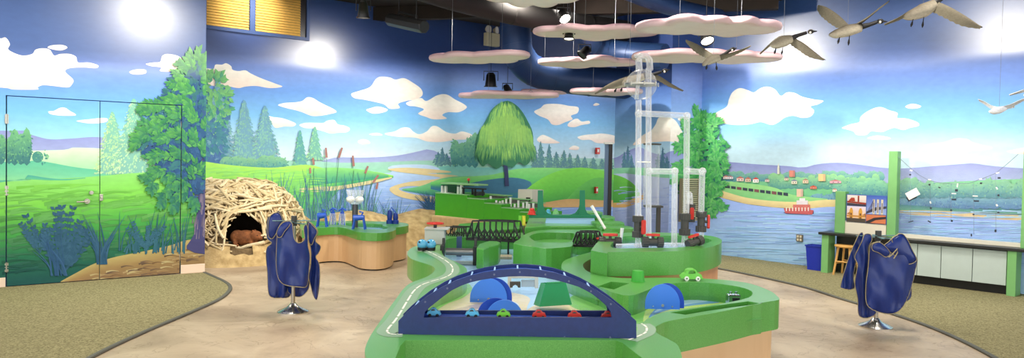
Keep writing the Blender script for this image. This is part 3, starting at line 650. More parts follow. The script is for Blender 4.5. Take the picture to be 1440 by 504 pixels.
# ================================================================== WATER TABLES
def speckled(name, c, c2, rough=.3):
    m = bpy.data.materials.new(name); m.use_nodes = True; nt = m.node_tree; b = nt.nodes['Principled BSDF']
    tc = nt.nodes.new('ShaderNodeTexCoord'); n = nt.nodes.new('ShaderNodeTexNoise'); n.inputs['Scale'].default_value = 240; n.inputs['Detail'].default_value = 2
    nt.links.new(tc.outputs['Object'], n.inputs[0]); r = nt.nodes.new('ShaderNodeValToRGB'); r.color_ramp.elements[0].position = .35; r.color_ramp.elements[1].position = .75
    r.color_ramp.elements[0].color = (*lin(c), 1); r.color_ramp.elements[1].color = (*lin(c2), 1); nt.links.new(n.outputs['Fac'], r.inputs[0]); nt.links.new(r.outputs[0], b.inputs['Base Color'])
    b.inputs['Roughness'].default_value = rough; b.inputs['Coat Weight'].default_value = .3; b.inputs['Coat Roughness'].default_value = .2
    return m
green = speckled('green_solid_surface', (68, 142, 52), (98, 168, 80))
green_flat = mat('green_plastic', (58, 160, 50), .45)
woodv = mat('maple_veneer', (216, 182, 138), .5, c2=(204, 166, 122), scale=3, stretch=(1, 1, .25))
floorpaint = paintmat('basin_paint', rough=.35, spec=.5, coat=.3, bscale=12, nvar=.05)
wat = bpy.data.materials.new('water'); wat.use_nodes = True; nt = wat.node_tree; nt.nodes.clear()
o_ = nt.nodes.new('ShaderNodeOutputMaterial'); mx = nt.nodes.new('ShaderNodeMixShader'); tr = nt.nodes.new('ShaderNodeBsdfTransparent'); gl = nt.nodes.new('ShaderNodeBsdfGlossy'); fr_ = nt.nodes.new('ShaderNodeFresnel'); fr_.inputs[0].default_value = 1.1
tr.inputs[0].default_value = (.93, .97, 1, 1); gl.inputs['Roughness'].default_value = .06
tc = nt.nodes.new('ShaderNodeTexCoord'); n = nt.nodes.new('ShaderNodeTexNoise'); n.inputs['Scale'].default_value = 14; bp = nt.nodes.new('ShaderNodeBump'); bp.inputs['Strength'].default_value = .25; bp.inputs['Distance'].default_value = .02
nt.links.new(tc.outputs['Object'], n.inputs[0]); nt.links.new(n.outputs['Fac'], bp.inputs['Height']); nt.links.new(bp.outputs[0], gl.inputs['Normal'])
nt.links.new(fr_.outputs[0], mx.inputs[0]); nt.links.new(tr.outputs[0], mx.inputs[1]); nt.links.new(gl.outputs[0], mx.inputs[2]); nt.links.new(mx.outputs[0], o_.inputs[0])
def clearmat(name, edge=(.92, .94, .97), base=.12, thr=.3):
    m = bpy.data.materials.new(name); m.use_nodes = True; nt = m.node_tree; nt.nodes.clear()
    o_ = nt.nodes.new('ShaderNodeOutputMaterial'); mx = nt.nodes.new('ShaderNodeMixShader'); tr = nt.nodes.new('ShaderNodeBsdfTransparent')
    p = nt.nodes.new('ShaderNodeBsdfPrincipled'); p.inputs['Base Color'].default_value = (*edge, 1); p.inputs['Roughness'].default_value = .25; p.inputs['Specular IOR Level'].default_value = .6
    lw = nt.nodes.new('ShaderNodeLayerWeight'); lw.inputs[0].default_value = thr; mr = nt.nodes.new('ShaderNodeMapRange'); mr.inputs[3].default_value = base; mr.inputs[4].default_value = .62
    nt.links.new(lw.outputs['Facing'], mr.inputs[0]); nt.links.new(mr.outputs[0], mx.inputs[0]); nt.links.new(tr.outputs[0], mx.inputs[1]); nt.links.new(p.outputs[0], mx.inputs[2]); nt.links.new(mx.outputs[0], o_.inputs[0])
    return m
acr = clearmat('clear_acrylic', base=.24, thr=.42); glassm = clearmat('clear_glass', base=.05, thr=.2)
black = mat('black_metal', (26, 26, 26), .45); dgrey = mat('dark_grey_plastic', (62, 62, 58), .5); chrome = mat('chrome', (200, 200, 200), .12, 1.0)
red = mat('red_plastic', (206, 52, 40), .4); white = mat('white_plastic', (232, 232, 226), .4); greyp = mat('light_grey_panel', (188, 190, 184), .4)
blueP = mat('blue_plastic', (34, 84, 186), .35, coat=.2); navyP = mat('navy_panel', (22, 44, 100), .38, var=.12, scale=40); roadblue = mat('blue_deck', (52, 92, 190), .4)
lightblue = mat('light_blue_plastic', (96, 190, 226), .3); limeg = mat('lime_plastic', (120, 206, 60), .35); waterblue = mat('pale_blue_laminate', (164, 204, 248), .3, coat=.3)
teal_g = mat('emerald_plastic', (30, 140, 92), .35); emerald = mat('emerald_metal', (16, 118, 84), .4)
def centroid(P): return (sum(p[0] for p in P)/len(P), sum(p[1] for p in P)/len(P))
def inset(P, d):
    """shrink a plan polygon by d along its edge normals"""
    n = len(P); A = sum(P[i][0]*P[(i+1) % n][1]-P[(i+1) % n][0]*P[i][1] for i in range(n)); sg = 1 if A > 0 else -1; out = []
    for i in range(n):
        a, b, c = np.array(P[i-1]), np.array(P[i]), np.array(P[(i+1) % n]); e1 = (b-a)/(np.linalg.norm(b-a)+1e-9); e2 = (c-b)/(np.linalg.norm(c-b)+1e-9)
        t = e1+e2; t /= (np.linalg.norm(t)+1e-9); nn = np.array([-t[1], t[0]])*sg; out.append(tuple(b+nn*d))
    return out
# ---- main low table -------------------------------------------------------
ZT = .60
T1 = [(570,479),(563,487),(557,502),(550,513),(537,519),(522,512),(514,501),(513.5,490),(519,476),(527,463),(536,450),(547,434),(558,419),(566,408),(576,399),(590,393.5),(603,388),(611,381),(610,376),(601,372),(588,368),(578,364),(573,358),(575,352),(583,347),(598,344),(612,341),(619,334),(625,329.5),(700,328),(780,327),(852,328.5),(856,340),(848,356),(836,362),(823,369),(820,374),(825,381),(840,387),(862.7,390.4),(885,391.6),(920,391),(958,391),(988,392),(1024,394.5),(1056,399.5),(1082,409),(1092,416),(1095,422),(1091,430),(1072,437),(1030,447),(990,455),(965,459.5),(940,464),(932,470),(935,479),(950,489),(959,497),(959,508),(945,516),(925,514),(905,505),(886,491),(876,483),(866,479)]
# the contour just right of the bridge follows the photo: notch between tub and lobe
T1[49:57] = [(1072,426),(1030,435.5),(990,443),(965,447.5),(940,452),(927,457),(920,463),(926,470)]
i0 = T1.index((926,470)); T1[i0+1:i0+3] = [(942,478.5),(954,487)]
def corner_smooth(pts, k=3): return pxz(pts, ZT, k)
sm = smooth_loop(T1[1:-1], 3, False); out1 = [tuple(atz(p[0], p[1], ZT)[:2]) for p in [T1[0]]+list(sm)+[T1[-1]]]
H1 = [(588,470),(584,455),(585,440),(592,422),(612,406),(638,396),(654,388),(656,378),(642,369),(626,362),(621,352),(625,340),(640,335),(700,334),(780,333),(845,334),(846,342),(838,352),(812,360),(795,366),(789.5,373),(792,380),(804,389),(824,397),(843,403.5),(860,411),(884,416),(904,411),(925,402.5),(950,398.5),(981,397),(1030,402),(1053,408),(1058,414),(1046,421),(998,430),(942,438),(915,446),(900,457),(880,470)]
HS = [(939,440.5),(990,433),(1053,423.5),(1060,424),(1073,429.5),(1030,433),(990,439.5),(962,445)]
HS = [(942,440),(990,432.5),(1052,424),(1071,427.5),(1030,432.5),(990,438.5),(964,443)]
HT = [(841,403),(859,396.5),(885,398.6),(863,407.5)]
h1 = pxz(H1, ZT, 3); hs = pxz(HS, ZT, 1, False); ht = pxz(HT, ZT, 1, False)
tb = empty('water_table', (0.6, 5.0, 0), 'long low speckled-green water play table with winding road and pools, nearest the viewer', 'water table')
q = MB(); q.prism(out1, .40, ZT, [h1, hs, ht]); q.build('rim', green, tb, bevel=.018, bseg=3)
q = MB(); q.prism(inset(out1, .045), 0.0, .40); q.build('base', woodv, tb)
q = MB(); 
ip = inset(out1, .06)
for p in (ip[len(ip)//2+40], ): pass
# slot floors
for nm, hh in (('slot_floor', hs), ('slot_floor', ht)):
    q = MB(); q.prism(inset(hh, -.02), .50, .503); q.build(nm, green, tb)
bp_ = Paint((0, 0, .455), (0, 0, 1))
bigH = [(570,500),(565,440),(600,398),(640,380),(612,352),(618,338),(640,333),(850,332),(850,356),(800,372),(800,392),(860,418),(905,420),(925,412),(981,405),(1030,408),(1062,416),(1064,424),(1000,440),(942,448),(915,470),(890,500)]
bigW = inset(h1, -.03)
def world_poly(p, pts, z, col):
    b = len(p.v); p.v += [np.array([x, y, z]) for x, y in pts]; p.c += [lin(col)]*len(pts)
    p.f += [tuple(b+i for i in t) for t in tessellate_polygon([[Vector((x, y, 0)) for x, y in pts]])]
world_poly(bp_, bigW, .455, (176, 214, 250))
SAND = (232, 212, 176)
bp_.poly([(585,500),(590,452),(600,436),(640,418),(680,408),(720,412),(745,420),(740,440),(745,500)], SAND, k=4, inc=.0006)
bp_.poly([(640,500),(648,452),(664,440),(690,430),(716,424),(730,430),(724,446),(712,470),(712,500)], (206, 226, 248), k=4, inc=.0006)
bp_.poly([(600,452),(625,440),(655,432),(690,424),(690,430),(660,438),(640,448),(625,470)], (196, 176, 160), k=3, inc=.0004)
bp_.poly([(735,500),(738,446),(752,430),(780,424),(812,430),(845,440),(850,500)], (236, 210, 158), k=4, inc=.0006)
bp_.poly([(575,470),(580,440),(600,420),(630,406),(654,398),(664,408),(650,420),(625,430),(606,446),(592,470)], (150, 208, 108), k=4, inc=.0006)
bp_.poly([(800,430),(815,412),(850,420),(880,432),(910,440),(905,470),(880,480),(850,450)], (130, 196, 96), k=4, inc=.0006)
bp_.poly([(880,470),(900,456),(918,447),(950,442),(1000,434),(1050,426),(1064,416),(1030,406),(981,402),(940,405),(912,416),(890,432)], (120, 190, 84), k=4, inc=.0004)
bp_.poly([(905,455),(922,444),(960,436),(1010,430),(1046,424),(1040,417),(1000,412),(960,412),(930,420),(910,434)], (196, 220, 110), k=4, inc=.0004)
bp_.poly([(912,448),(930,440),(965,432),(1010,427),(1020,423),(990,418),(955,419),(930,428)], (104, 150, 214), k=4, inc=.0004)
bp_.poly([(920,441),(940,434),(970,429),(995,425),(975,422),(950,424),(932,431)], (170, 200, 236), k=4, inc=.0004)
bm_ = bp_.clipped([]); bm_.build('basin_floor', floorpaint, tb)
q = MB(); q.prism(inset(h1, -.01), .494, .496, bot=False); q.build('water', wat, tb)
# road with a white centre line on the rim
rd = [(588,354),(598,353),(606,356),(616,361),(628,368),(636,376),(635,385),(625,391),(608,396),(592,402),(582,410),(574,422),(565,437),(556,451),(546,463),(545,468),(552,471),(566,471)]
rmat = mat('road_grey', (128, 160, 132), .45); line = mat('road_line', (238, 236, 226), .5)
def ribbon(pts, z, w, name, m, parent, dash=None):
    Q = smooth_loop(pts, 8, False); W = [np.append(atz(p[0], p[1], ZT)[:2], z) for p in Q]; q = MB(); n = len(W)
    for i in range(n-1):
        if dash and (i % dash[1]) >= dash[0]: continue
        d0 = W[min(i+1, n-1)]-W[max(i-1, 0)]; d1 = W[min(i+2, n-1)]-W[i]
        s0 = np.array([-d0[1], d0[0], 0]); s0 /= np.linalg.norm(s0)+1e-9; s1 = np.array([-d1[1], d1[0], 0]); s1 /= np.linalg.norm(s1)+1e-9
        q.add([W[i]-s0*w, W[i]+s0*w, W[i+1]+s1*w, W[i+1]-s1*w], [(0, 1, 2, 3)])
    return q.build(name, m, parent)
ribbon(rd, ZT+.0012, .055, 'road', rmat, tb); ribbon(rd, ZT+.0024, .006, 'road_line', line, tb, (5, 6))
rd2 = [(884,479),(899,473),(908,468),(909,461),(902,456)]
ribbon(rd2, ZT+.0012, .05, 'road', rmat, tb); ribbon(rd2, ZT+.0024, .006, 'road_line', line, tb, (5, 6))
# ---- rear tall table (carries the pipes) ------------------------------------
ZU = .78
T2 = [(831,352.5),(854,357),(855,355),(905,354.5),(952,353.5),(985,350.5),(1005,346),(1014,341.5),(1014,337),(1004,333),(985,330.5),(948,328),(900,327),(866,329),(850,334),(838,343)]
T2H = [(862,349),(905,349),(950,348.5),(982,345),(997,341),(1000,337.5),(985,334.5),(950,332),(900,331.5),(872,334),(862,341)]
o2 = [tuple(atz(p[0], p[1], ZU)[:2]) for p in [T2[0], T2[1]]+list(smooth_loop(T2[2:], 4, False))]; h2 = pxz(T2H, ZU, 3)
t2 = empty('water_table', (1.2, 7.0, 0), 'tall speckled-green water table with wood base, carrying the clear pipes', 'water table')
q = MB(); q.prism(o2, .58, ZU, [h2]); q.build('rim', green, t2, bevel=.018, bseg=3)
q = MB(); q.prism(inset(o2, .03), 0, .58); q.build('base', mat('rust_veneer', (196, 142, 100), .5, var=.12, scale=4), t2)
q = MB(); q.prism(inset(h2, -.02), .70, .71); q.build('basin_floor', waterblue, t2)
q = MB(); q.prism(inset(h2, -.01), .752, .754, bot=False); q.build('water', wat, t2)
# ---- kidney island -----------------------------------------------------------
def tier(name, label, pts, z, zb, hole=None, hz=None, smooth=2, cat='table tier', m=green, hm=None, loc=None, bev=.014):
    P = pxz(pts, z, smooth, smooth > 1); H = [pxz(hole, z, 3)] if hole else []
    c = centroid(P); t = empty(name, (c[0], c[1], zb), label, cat)
    q = MB(); q.prism(P, zb, z, H); q.build('body', m, t, bevel=bev, bseg=3)
    if hole: q = MB(); q.prism(inset(H[0], -.02), hz, hz+.01); q.build('basin_floor', hm or m, t)
    return t
tier('island', 'tall green kidney-shaped island with a deep oval pit, in the middle of the long table', [(722,343),(730,337),(736,331),(750,325.5),(775,323),(812,323),(845,322),(866,324),(868,330),(856,336),(846,331),(812,330),(806,342),(803,347),(784,348.8),(768,349.8),(749,347)], .69, .457, [(745,334),(750,329.5),(766,327.3),(790,327.3),(807,328.5),(806,335),(801,340.5),(782,341.5),(757,340.5)], .60, cat='island')
tier('lock_divider', 'short green wedge wall beside the lock gate', [(670,348.5),(674,343),(687,338.8),(700,339.5),(704,341),(701,344),(688,346.8),(680,350.5)], .66, .457, smooth=1, cat='divider')
# back of the long table: stepped channel tiers
tier('channel_tier', 'green block with pale blue channel under the green suspension bridge', [(738,320),(775,318),(838,318),(846,322),(862,318),(858,303),(800,303),(745,304)], .72, .40, smooth=1, cat='table tier')
tier('channel_tier', 'low green block behind the black trapezoid truss bridge', [(640,326),(690,325),(735,321),(738,313),(700,311),(645,315)], .60, .405, smooth=1, cat='table tier')
q = MB(); c = [tuple(atz(x, y, .50)[:2]) for x, y in ((700,300),(870,300),(905,320),(870,335),(700,331))]
t = empty('support_base', (.6, 9.8, 0), 'wooden base under the stepped green channels at the back', 'table base')
P_ = [aty(x, 300, Y)[:2] for x, Y in ((645, 9.35), (905, 9.35), (900, 10.6), (645, 10.6))]
q.prism([tuple(p) for p in P_], 0, .40); q.build('body', woodv, t)
def vface(name, pts, Y, th, m, parent=None, bev=.003, label=None, cat=None):
    """a thick plate standing upright facing the viewer, outline in photo points at depth Y"""
    P = [aty(x, y, Y) for x, y in pts]; q = MB(); n = len(P)
    tr = tessellate_polygon([[Vector((p[0], p[2], 0)) for p in P]])
    v = [tuple(p) for p in P]+[(p[0], p[1]+th, p[2]) for p in P]
    q.add(v, [tuple(t) for t in tr]+[tuple(i+n for i in t) for t in tr]+[(i, (i+1) % n, n+(i+1) % n, n+i) for i in range(n)])
    return q.build(name, m, parent, bevel=bev, label=label)
# ---- suspension bridge (green) ------------------------------------------------
YB = 9.45
sb = empty('suspension_bridge', aty(795, 306, YB), 'emerald green toy suspension bridge with two lattice towers over the blue channel', 'toy bridge')
vface('deck', [(744,303),(846,303),(846,307),(744,307)], YB, .16, emerald, sb)
vface('channel_panel', [(768,307),(836,307),(838,319),(766,319)], YB+.01, .02, waterblue, sb)
for xc in (760, 819):
    for dy in (.01, .13):
        vface('tower', [(xc-4.4,303.5),(xc-3.6,268),(xc+3.6,268),(xc+4.4,303.5)], YB+dy, .02, emerald, sb)
    q = MB()
    for k in range(8):
        y0 = 300-k*4; a = aty(xc-2.4, y0, YB+.02); b = aty(xc+2.4, y0-4, YB+.14); c = aty(xc+2.4, y0, YB+.02); d = aty(xc-2.4, y0-4, YB+.14)
        q.cyl(a, b, .004, n=6); q.cyl(c, d, .004, n=6)
    q.build('lattice', emerald, sb)
    s = 1 if xc == 760 else -1
    vface('cable_flare', [(xc-3*s,303.5),(xc-14*s,303.5),(xc-7*s,300),(xc-4*s,294),(xc-3*s,286)], YB+.02, .02, emerald, sb)
    vface('cable_flare', [(xc+3*s,303.5),(xc+20*s,303.5),(xc+10*s,300),(xc+5.5*s,294),(xc+3*s,284)], YB+.02, .02, emerald, sb)
# ---- black truss bridges --------------------------------------------------------
def truss(label, xa, ya, xb, yb, Y0, Y1, h, n, group=None, taper=True, wid=.14, rise=0):
    A = aty(xa, ya, Y0); B = aty(xb, yb, Y1); d = (B-A); L = np.linalg.norm(d); u = d/L; s = np.array([-u[1], u[0], 0]); s /= np.linalg.norm(s)
    t = empty('truss_bridge', (A+B)/2, label, 'toy bridge', group); up = np.array([0, 0, 1.])
    q = MB()
    c = (A+B)/2 + s*wid/2; ang = math.atan2(u[1], u[0]); q.box(c, (L, wid, .012), ang); q.build('deck', black, t)
    for side in (0, 1):
        o = s*wid*side; q = MB(); st = L/n; top = []
        for i in range(n+1):
            x = st*i; hh = h*(1+rise*(1-(2*i/n-1)**2)); top.append(A+o+u*x+up*hh)
        q.tube([A+o, B+o], .014, n=4); i0, i1 = (1, n-1) if taper else (0, n)
        q.tube(top[i0:i1+1], .012, n=4); q.tube([A+o, top[i0]], .012, n=4); q.tube([B+o, top[i1]], .012, n=4)
        for i in range(i0, i1+1): q.tube([A+o+u*st*i, top[i]], .009, n=4)
        for i in range(i0, i1):
            q.tube([A+o+u*st*i, (top[i+1]+A+o+u*st*(i+1))/2 if False else top[i+1]*.55+(A+o+u*st*(i+1))*.45], .008, n=4); q.tube([A+o+u*st*(i+1), top[i]*.55+(A+o+u*st*i)*.45], .008, n=4)
        q.build('truss_side', black, t)
    q = MB()
    for i in range(1, n): q.tube([top[i], top[i]-s*wid], .004, n=4)
    q.build('cross_bracing', black, t); return t
truss('short black truss bridge left of the trapezoid truss, over the lock channel', 621, 335, 658, 337, 8.9, 8.7, .135, 6)
truss('long black trapezoid truss bridge in the middle of the water channel', 656, 337, 731, 340, 8.55, 8.2, .21, 9, rise=.05)
truss('small black truss bridge at the edge of the oval pit, near the grey valve', 804, 346, 845, 347, 7.6, 7.5, .135, 6, rise=.05)
for (x, y0, y1, Y, w) in ((702, 338, 358, 8.15, .04), (715, 338, 348, 8.35, .02)):
    a = aty(x, y0, Y); q = MB(); q.box((a[0], a[1], (a[2]+.457)/2), (w, .04, a[2]-.457)); o = q.build('bridge_pier', black); tag(o, 'wide black pier under the trapezoid truss bridge' if w > .03 else 'thin black pier under the trapezoid truss bridge', 'pier')
a = aty(722, 347, 8.0); q = MB(); q.box((a[0]-.08, a[1], .47), (.13, .2, .025)); tag(q.build('paver', mat('beige_stone', (196, 176, 150), .7)), 'beige stone ledge under the trapezoid truss bridge', 'ledge')
# ---- lock gate -------------------------------------------------------------------
YL = 7.45
lg = empty('lock_gate', aty(646, 362, YL), 'lock gate with horizontal grey roller between two black posts', 'gate')
q = MB(); a = aty(627, 354, YL); b = aty(667, 355, YL); q.cyl(a, b, .037, n=24); q.build('roller', mat('grey_metal', (120, 122, 120), .3, .8), lg, smooth=40)
for x, y0, y1 in ((622, 345, 362), (668, 347, 370)):
    a = aty(x, y0, YL); q = MB(); q.box((a[0], a[1], (a[2]+.458)/2), (.035, .09, a[2]-.458)); q.build('post', black, lg, bevel=.004)
for x, y0 in ((624, 335), (669, 336)):
    a = aty(x, y0, YL+.35); q = MB(); q.box((a[0], a[1], (a[2]+.458)/2), (.028, .05, a[2]-.458)); q.build('post', dgrey, lg, bevel=.004)
q = MB(); a = aty(646, 333, 8.1); q.box((a[0], a[1], (a[2]+.458)/2), (.055, .06, a[2]-.458)); q.build('pier', mat('slate_blue', (50, 74, 110), .5), lg)
q = MB(); a = aty(646, 362, YL); q.box((a[0], a[1]+.02, .475), (.31, .05, .03)); q.build('sill', greyp, lg)
# grey box with red wheel valve
a = aty(612, 340, 8.0)
vb = empty('valve_box', (a[0], a[1], .60), 'light grey box with a flat red wheel handle behind the two blue spheres', 'valve box')
q = MB(); q.box((a[0], a[1], .68), (.21, .18, .16)); q.box((a[0]+.02, a[1], .765), (.26, .22, .015)); q.build('box', greyp, vb, bevel=.006)
q = MB(); q.cyl((a[0], a[1]-.03, .77), (a[0], a[1]-.03, .81), .018, n=14); q.build('stem', black, vb)
q = MB(); zc = .82; c = (a[0], a[1]-.03, zc)
q.tube([(c[0]+.085*cos(2*pi*i/20), c[1]+.085*sin(2*pi*i/20), zc) for i in range(21)], .009, n=8)
for k in range(3): q.tube([c, (c[0]+.085*cos(2*pi*k/3+.3), c[1]+.085*sin(2*pi*k/3+.3), zc)], .01, n=8)
q.build('wheel_handle', red, vb, smooth=50)
# two blue spheres
for i, x in enumerate((593.5, 606)):
    a = atz(x, 352.5, ZT); t = empty('nozzle_ball', a, ('left' if i == 0 else 'right')+' one of the two light-blue nozzle balls at the road end', 'nozzle ball')
    q = MB(); q.cyl((a[0], a[1], ZT), (a[0], a[1], ZT+.03), .043, .046, n=20); q.build('base', black, t)
    q = MB(); q.sphere((a[0], a[1], ZT+.062), .05, 24, 14); q.build('ball', mat('sky_blue_gloss', (84, 166, 206), .25, coat=.5), t, smooth=60)
    q = MB(); q.cyl((a[0]-.02, a[1]-.043, ZT+.085), (a[0]-.023, a[1]-.050, ZT+.088), .009, n=10); q.build('nozzle', black, t)
# ================================================================== ARCH BRIDGE
YF = 3.86; DB = .175
ab = empty('arch_bridge', aty(728, 476, YF+.09), 'big navy-blue arched toy road bridge at the front of the table', 'toy bridge')
outer = [(560,452),(572,440),(585,429),(600,417.5),(620,405),(640,395.5),(660,388.5),(680,383.5),(700,380.3),(720,378.6),(740,378.6),(760,380.3),(780,384),(800,390),(820,398.5),(840,409.5),(860,423),(880,439),(895,452)]
inner = [(860,447),(858.5,439),(853,431),(842,421),(830,412),(814,404),(797,398.6),(780,394),(765,391),(748,389.5),(732,389),(715,389.5),(695,391.4),(678,394),(662,397.5),(648,402.5),(636,408.5),(624,417),(614,425),(605,432),(598,439),(596,447)]
low = [(895,476.5),(560,475)]
def plate(Y, th, m, name):
    """arched side plate with the opening cut out"""
    O = [aty(x, y, YF) for x, y in outer+low]; I = [aty(x, y, YF) for x, y in inner]; q = MB()
    Po = [Vector((p[0], p[2], 0)) for p in O]; Pi = [Vector((p[0], p[2], 0)) for p in I]; tr = tessellate_polygon([Po, Pi]); A_ = Po+Pi; N = len(A_)
    q.add([(p.x, Y, p.y) for p in A_]+[(p.x, Y+th, p.y) for p in A_], [tuple(t) for t in tr]+[tuple(i+N for i in t) for t in tr]+[(i, (i+1) % len(O), N+(i+1) % len(O), N+i) for i in range(len(O))]+[(len(O)+i, len(O)+(i+1) % len(I), N+len(O)+(i+1) % len(I), N+len(O)+i) for i in range(len(I))])
    return q.build(name, m, ab, bevel=.002)
plate(YF, .016, navyP, 'side_plate'); plate(YF+DB, .016, navyP, 'side_plate')
# arched roadway between the plates
q = MB(); pts = [aty(x, y+5.5, YF) for x, y in outer[1:-1]]
for i in range(len(pts)-1):
    a, b = pts[i], pts[i+1]; q.add([(a[0], YF+.016, a[2]), (b[0], YF+.016, b[2]), (b[0], YF+DB, b[2]), (a[0], YF+DB, a[2]), (a[0], YF+.016, a[2]-.012), (b[0], YF+.016, b[2]-.012), (b[0], YF+DB, b[2]-.012), (a[0], YF+DB, a[2]-.012)], [(0,1,2,3),(4,7,6,5),(0,4,5,1),(3,2,6,7)])
q.build('arched_road', roadblue, ab)
zd = aty(728, 453.5, YF)[2]
q = MB(); a = aty(566, 449, YF); b = aty(890, 449, YF); q.box(((a[0]+b[0])/2, YF+.095, zd-.004), (b[0]-a[0]-.03, DB-.016, .010)); q.build('lower_deck', roadblue, ab)
for x in (583, 609, 630, 662, 695, 728, 761, 796, 830):
    i = np.interp(x, [p[0] for p in outer], [p[1] for p in outer]); a = aty(x, i+2.5, YF); q = MB(); q.box((a[0], YF+.095, a[2]), (.008, DB-.016, .008)); q.build('spacer', mat('ice_blue', (150, 190, 236), .4) if x == 583 else bpy.data.materials['ice_blue'], ab)
q = MB()
for x, y in ((598,425),(629,406),(662,394),(695,386.5),(731,383),(767,386.5),(800,396),(831,410),(859,428),(598,474),(660,474),(730,474),(794,474.5),(858,475)):
    a = aty(x, y, YF); q = MB(); q.cyl((a[0], YF-.004, a[2]), (a[0], YF+.001, a[2]), .005, n=10); q.build('bolt', mat('dull_bolt', (96, 104, 130), .4, .6) if 'dull_bolt' not in bpy.data.materials else bpy.data.materials['dull_bolt'], ab)
# toy cars on the lower deck
def toycar(m, loc, rz, label, s=1.0, group=None, wm=None, parent_name='toy_car'):
    t = empty(parent_name, (0, 0, 0), label, 'toy car', group)
    prof = [(-.034,.010),(-.036,.022),(-.032,.030),(-.022,.034),(-.014,.046),(.006,.048),(.018,.035),(.032,.030),(.036,.020),(.035,.010)]
    q = MB(); P = smooth_loop(prof, 3); M = Matrix.Rotation(pi/2, 3, 'X'); q.prism([(p[0]*s, p[1]*s) for p in P], -.017*s, .017*s, M=M); q.build('body', m, t, bevel=.004*s, smooth=50)
    for sd in (-1, 1):
        q = MB(); q.prism([(-.016*s,.034*s),(-.010*s,.043*s),(.003*s,.044*s),(.011*s,.035*s)], sd*.0172*s-.0006, sd*.0172*s+.0006, M=M); q.build('window', dgrey, t)
    for x in (-.021, .021):
        for sd in (-1, 1):
            q = MB(); q.cyl((x*s, sd*.014*s, .009*s), (x*s, sd*.021*s, .009*s), .009*s, n=14); q.build('wheel', wm or black, t)
    t.location = loc; t.rotation_euler = (0, 0, rz); WL[t.name] = Vector([float(v) for v in loc]); return t
cars = [(610, lightblue, 'first light-blue toy car from the left on the arch bridge deck'), (664, lightblue, 'second light-blue toy car from the left on the arch bridge deck'), (708, limeg, 'lime green toy car in the middle of the arch bridge deck'),
        (758, red, 'red toy car next to the green one on the arch bridge deck'), (808, red, 'middle one of the three red toy cars on the arch bridge deck'), (855, red, 'rightmost red toy car on the arch bridge deck')]
for x, m, lb in cars:
    a = aty(x, 449, YF+.10); toycar(m, (a[0], YF+.10, zd+.001), 0, lb, .95, 'cars on the arch bridge')
    q = MB(); b_ = aty(x-9, 449, YF+.10)
# bug shaped green car on the rim
a = atz(972, 394.5, ZT); t = empty('toy_car', a, 'rounded green toy beetle car with an open window, on the table rim', 'toy car')
q = MB(); M = Matrix.Rotation(pi/2, 3, 'X'); prof = smooth_loop([(-.078,.018),(-.074,.045),(-.052,.060),(-.042,.082),(-.012,.094),(.022,.090),(.040,.066),(.068,.052),(.078,.030),(.074,.016)], 4)
hole = smooth_loop([(-.030,.058),(-.026,.074),(-.006,.082),(.016,.078),(.026,.060),(.0,.055)], 3); MM = Matrix.Translation(Vector([float(v) for v in a])) @ M.to_4x4()
q.prism([tuple(p) for p in prof], -.035, .035, [[tuple(p) for p in hole]], M=MM); q.build('body', mat('apple_green', (112, 196, 76), .3, coat=.3), t, bevel=.010, bseg=3, smooth=50)
for x in (-.044, .044):
    for sd in (-1, 1):
        q = MB(); q.cyl((a[0]+x, a[1]+sd*.028, a[2]+.018), (a[0]+x, a[1]+sd*.042, a[2]+.018), .018, n=18); w_ = q.build('wheel', white, t, bevel=.002)
        q = MB(); q.cyl((a[0]+x, a[1]+sd*.042, a[2]+.018), (a[0]+x, a[1]+sd*.0435, a[2]+.018), .006, n=10); q.build('hub', dgrey, w_)
# green cup upside down
a = atz(897, 396, ZT); t = empty('cup', a, 'upturned green plastic cup on the rim in front of the tall table', 'cup')
q = MB(); r = .052; q.lathe([(0, .083), (r*.78, .083), (r*.82, .080), (r*.98, .006), (r*1.08, .004), (r*1.08, 0), (r*.94, 0), (r*.74, .074), (0, .076)], a, 28); q.build('body', green_flat, t, smooth=35)
# blue wheels (half discs standing in the water)
blueL = mat('mid_blue_plastic', (62, 122, 214), .4); blueD = mat('rear_blue_plastic', (24, 70, 176), .4)
def halfwheel(x0, x1, yb, ytop, Y, label, back=(6, .07), ang=0.0):
    A_, B_ = aty(x0, yb, Y), aty(x1, yb, Y); c = (A_+B_)/2; r = (B_[0]-A_[0])/2; hh = aty((x0+x1)/2, ytop, Y)[2]-c[2]
    t = empty('water_mill', (c[0], c[1], .457), label, 'water wheel', 'blue half-round water wheels')
    for k, dy in enumerate((0, back[1])):
        q = MB(); M = Matrix.Translation(Vector((float(c[0]+(back[0]*Y/F if k else 0)), float(c[1]+dy), float(c[2])))) @ Matrix.Rotation(pi/2, 4, 'X')
        q.prism([(r*cos(pi*i/30), hh*sin(pi*i/30)) for i in range(31)]+[(-r, -.03), (r, -.03)], -.006, .006, M=M); q.build('disc', blueL if k == 0 else blueD, t, bevel=.002)
    q = MB(); q.cyl((c[0], c[1]-.012, c[2]-.004), (c[0]+.02, c[1]+back[1]+.012, c[2]-.004), .010, n=12); q.build('axle', steel, t, smooth=40)
    for s in (-1, 1):
        q = MB(); q.cyl((c[0]+s*r*.55, c[1]-.012, c[2]-.010), (c[0]+s*r*.55, c[1]+.0, c[2]-.010), .005, n=10); q.build('bolt', chrome, t)
    return t
halfwheel(661, 713, 420, 392, 5.45, 'left blue half-disc water wheel seen through the arch', (7, .045))
halfwheel(683, 736, 449, 422, 4.75, 'lower blue half-disc water wheel just behind the toy cars', (-13, .06))
halfwheel(907, 956, 429, 400, 5.15, 'right blue half-disc water wheel in the round pool', (8, .045))
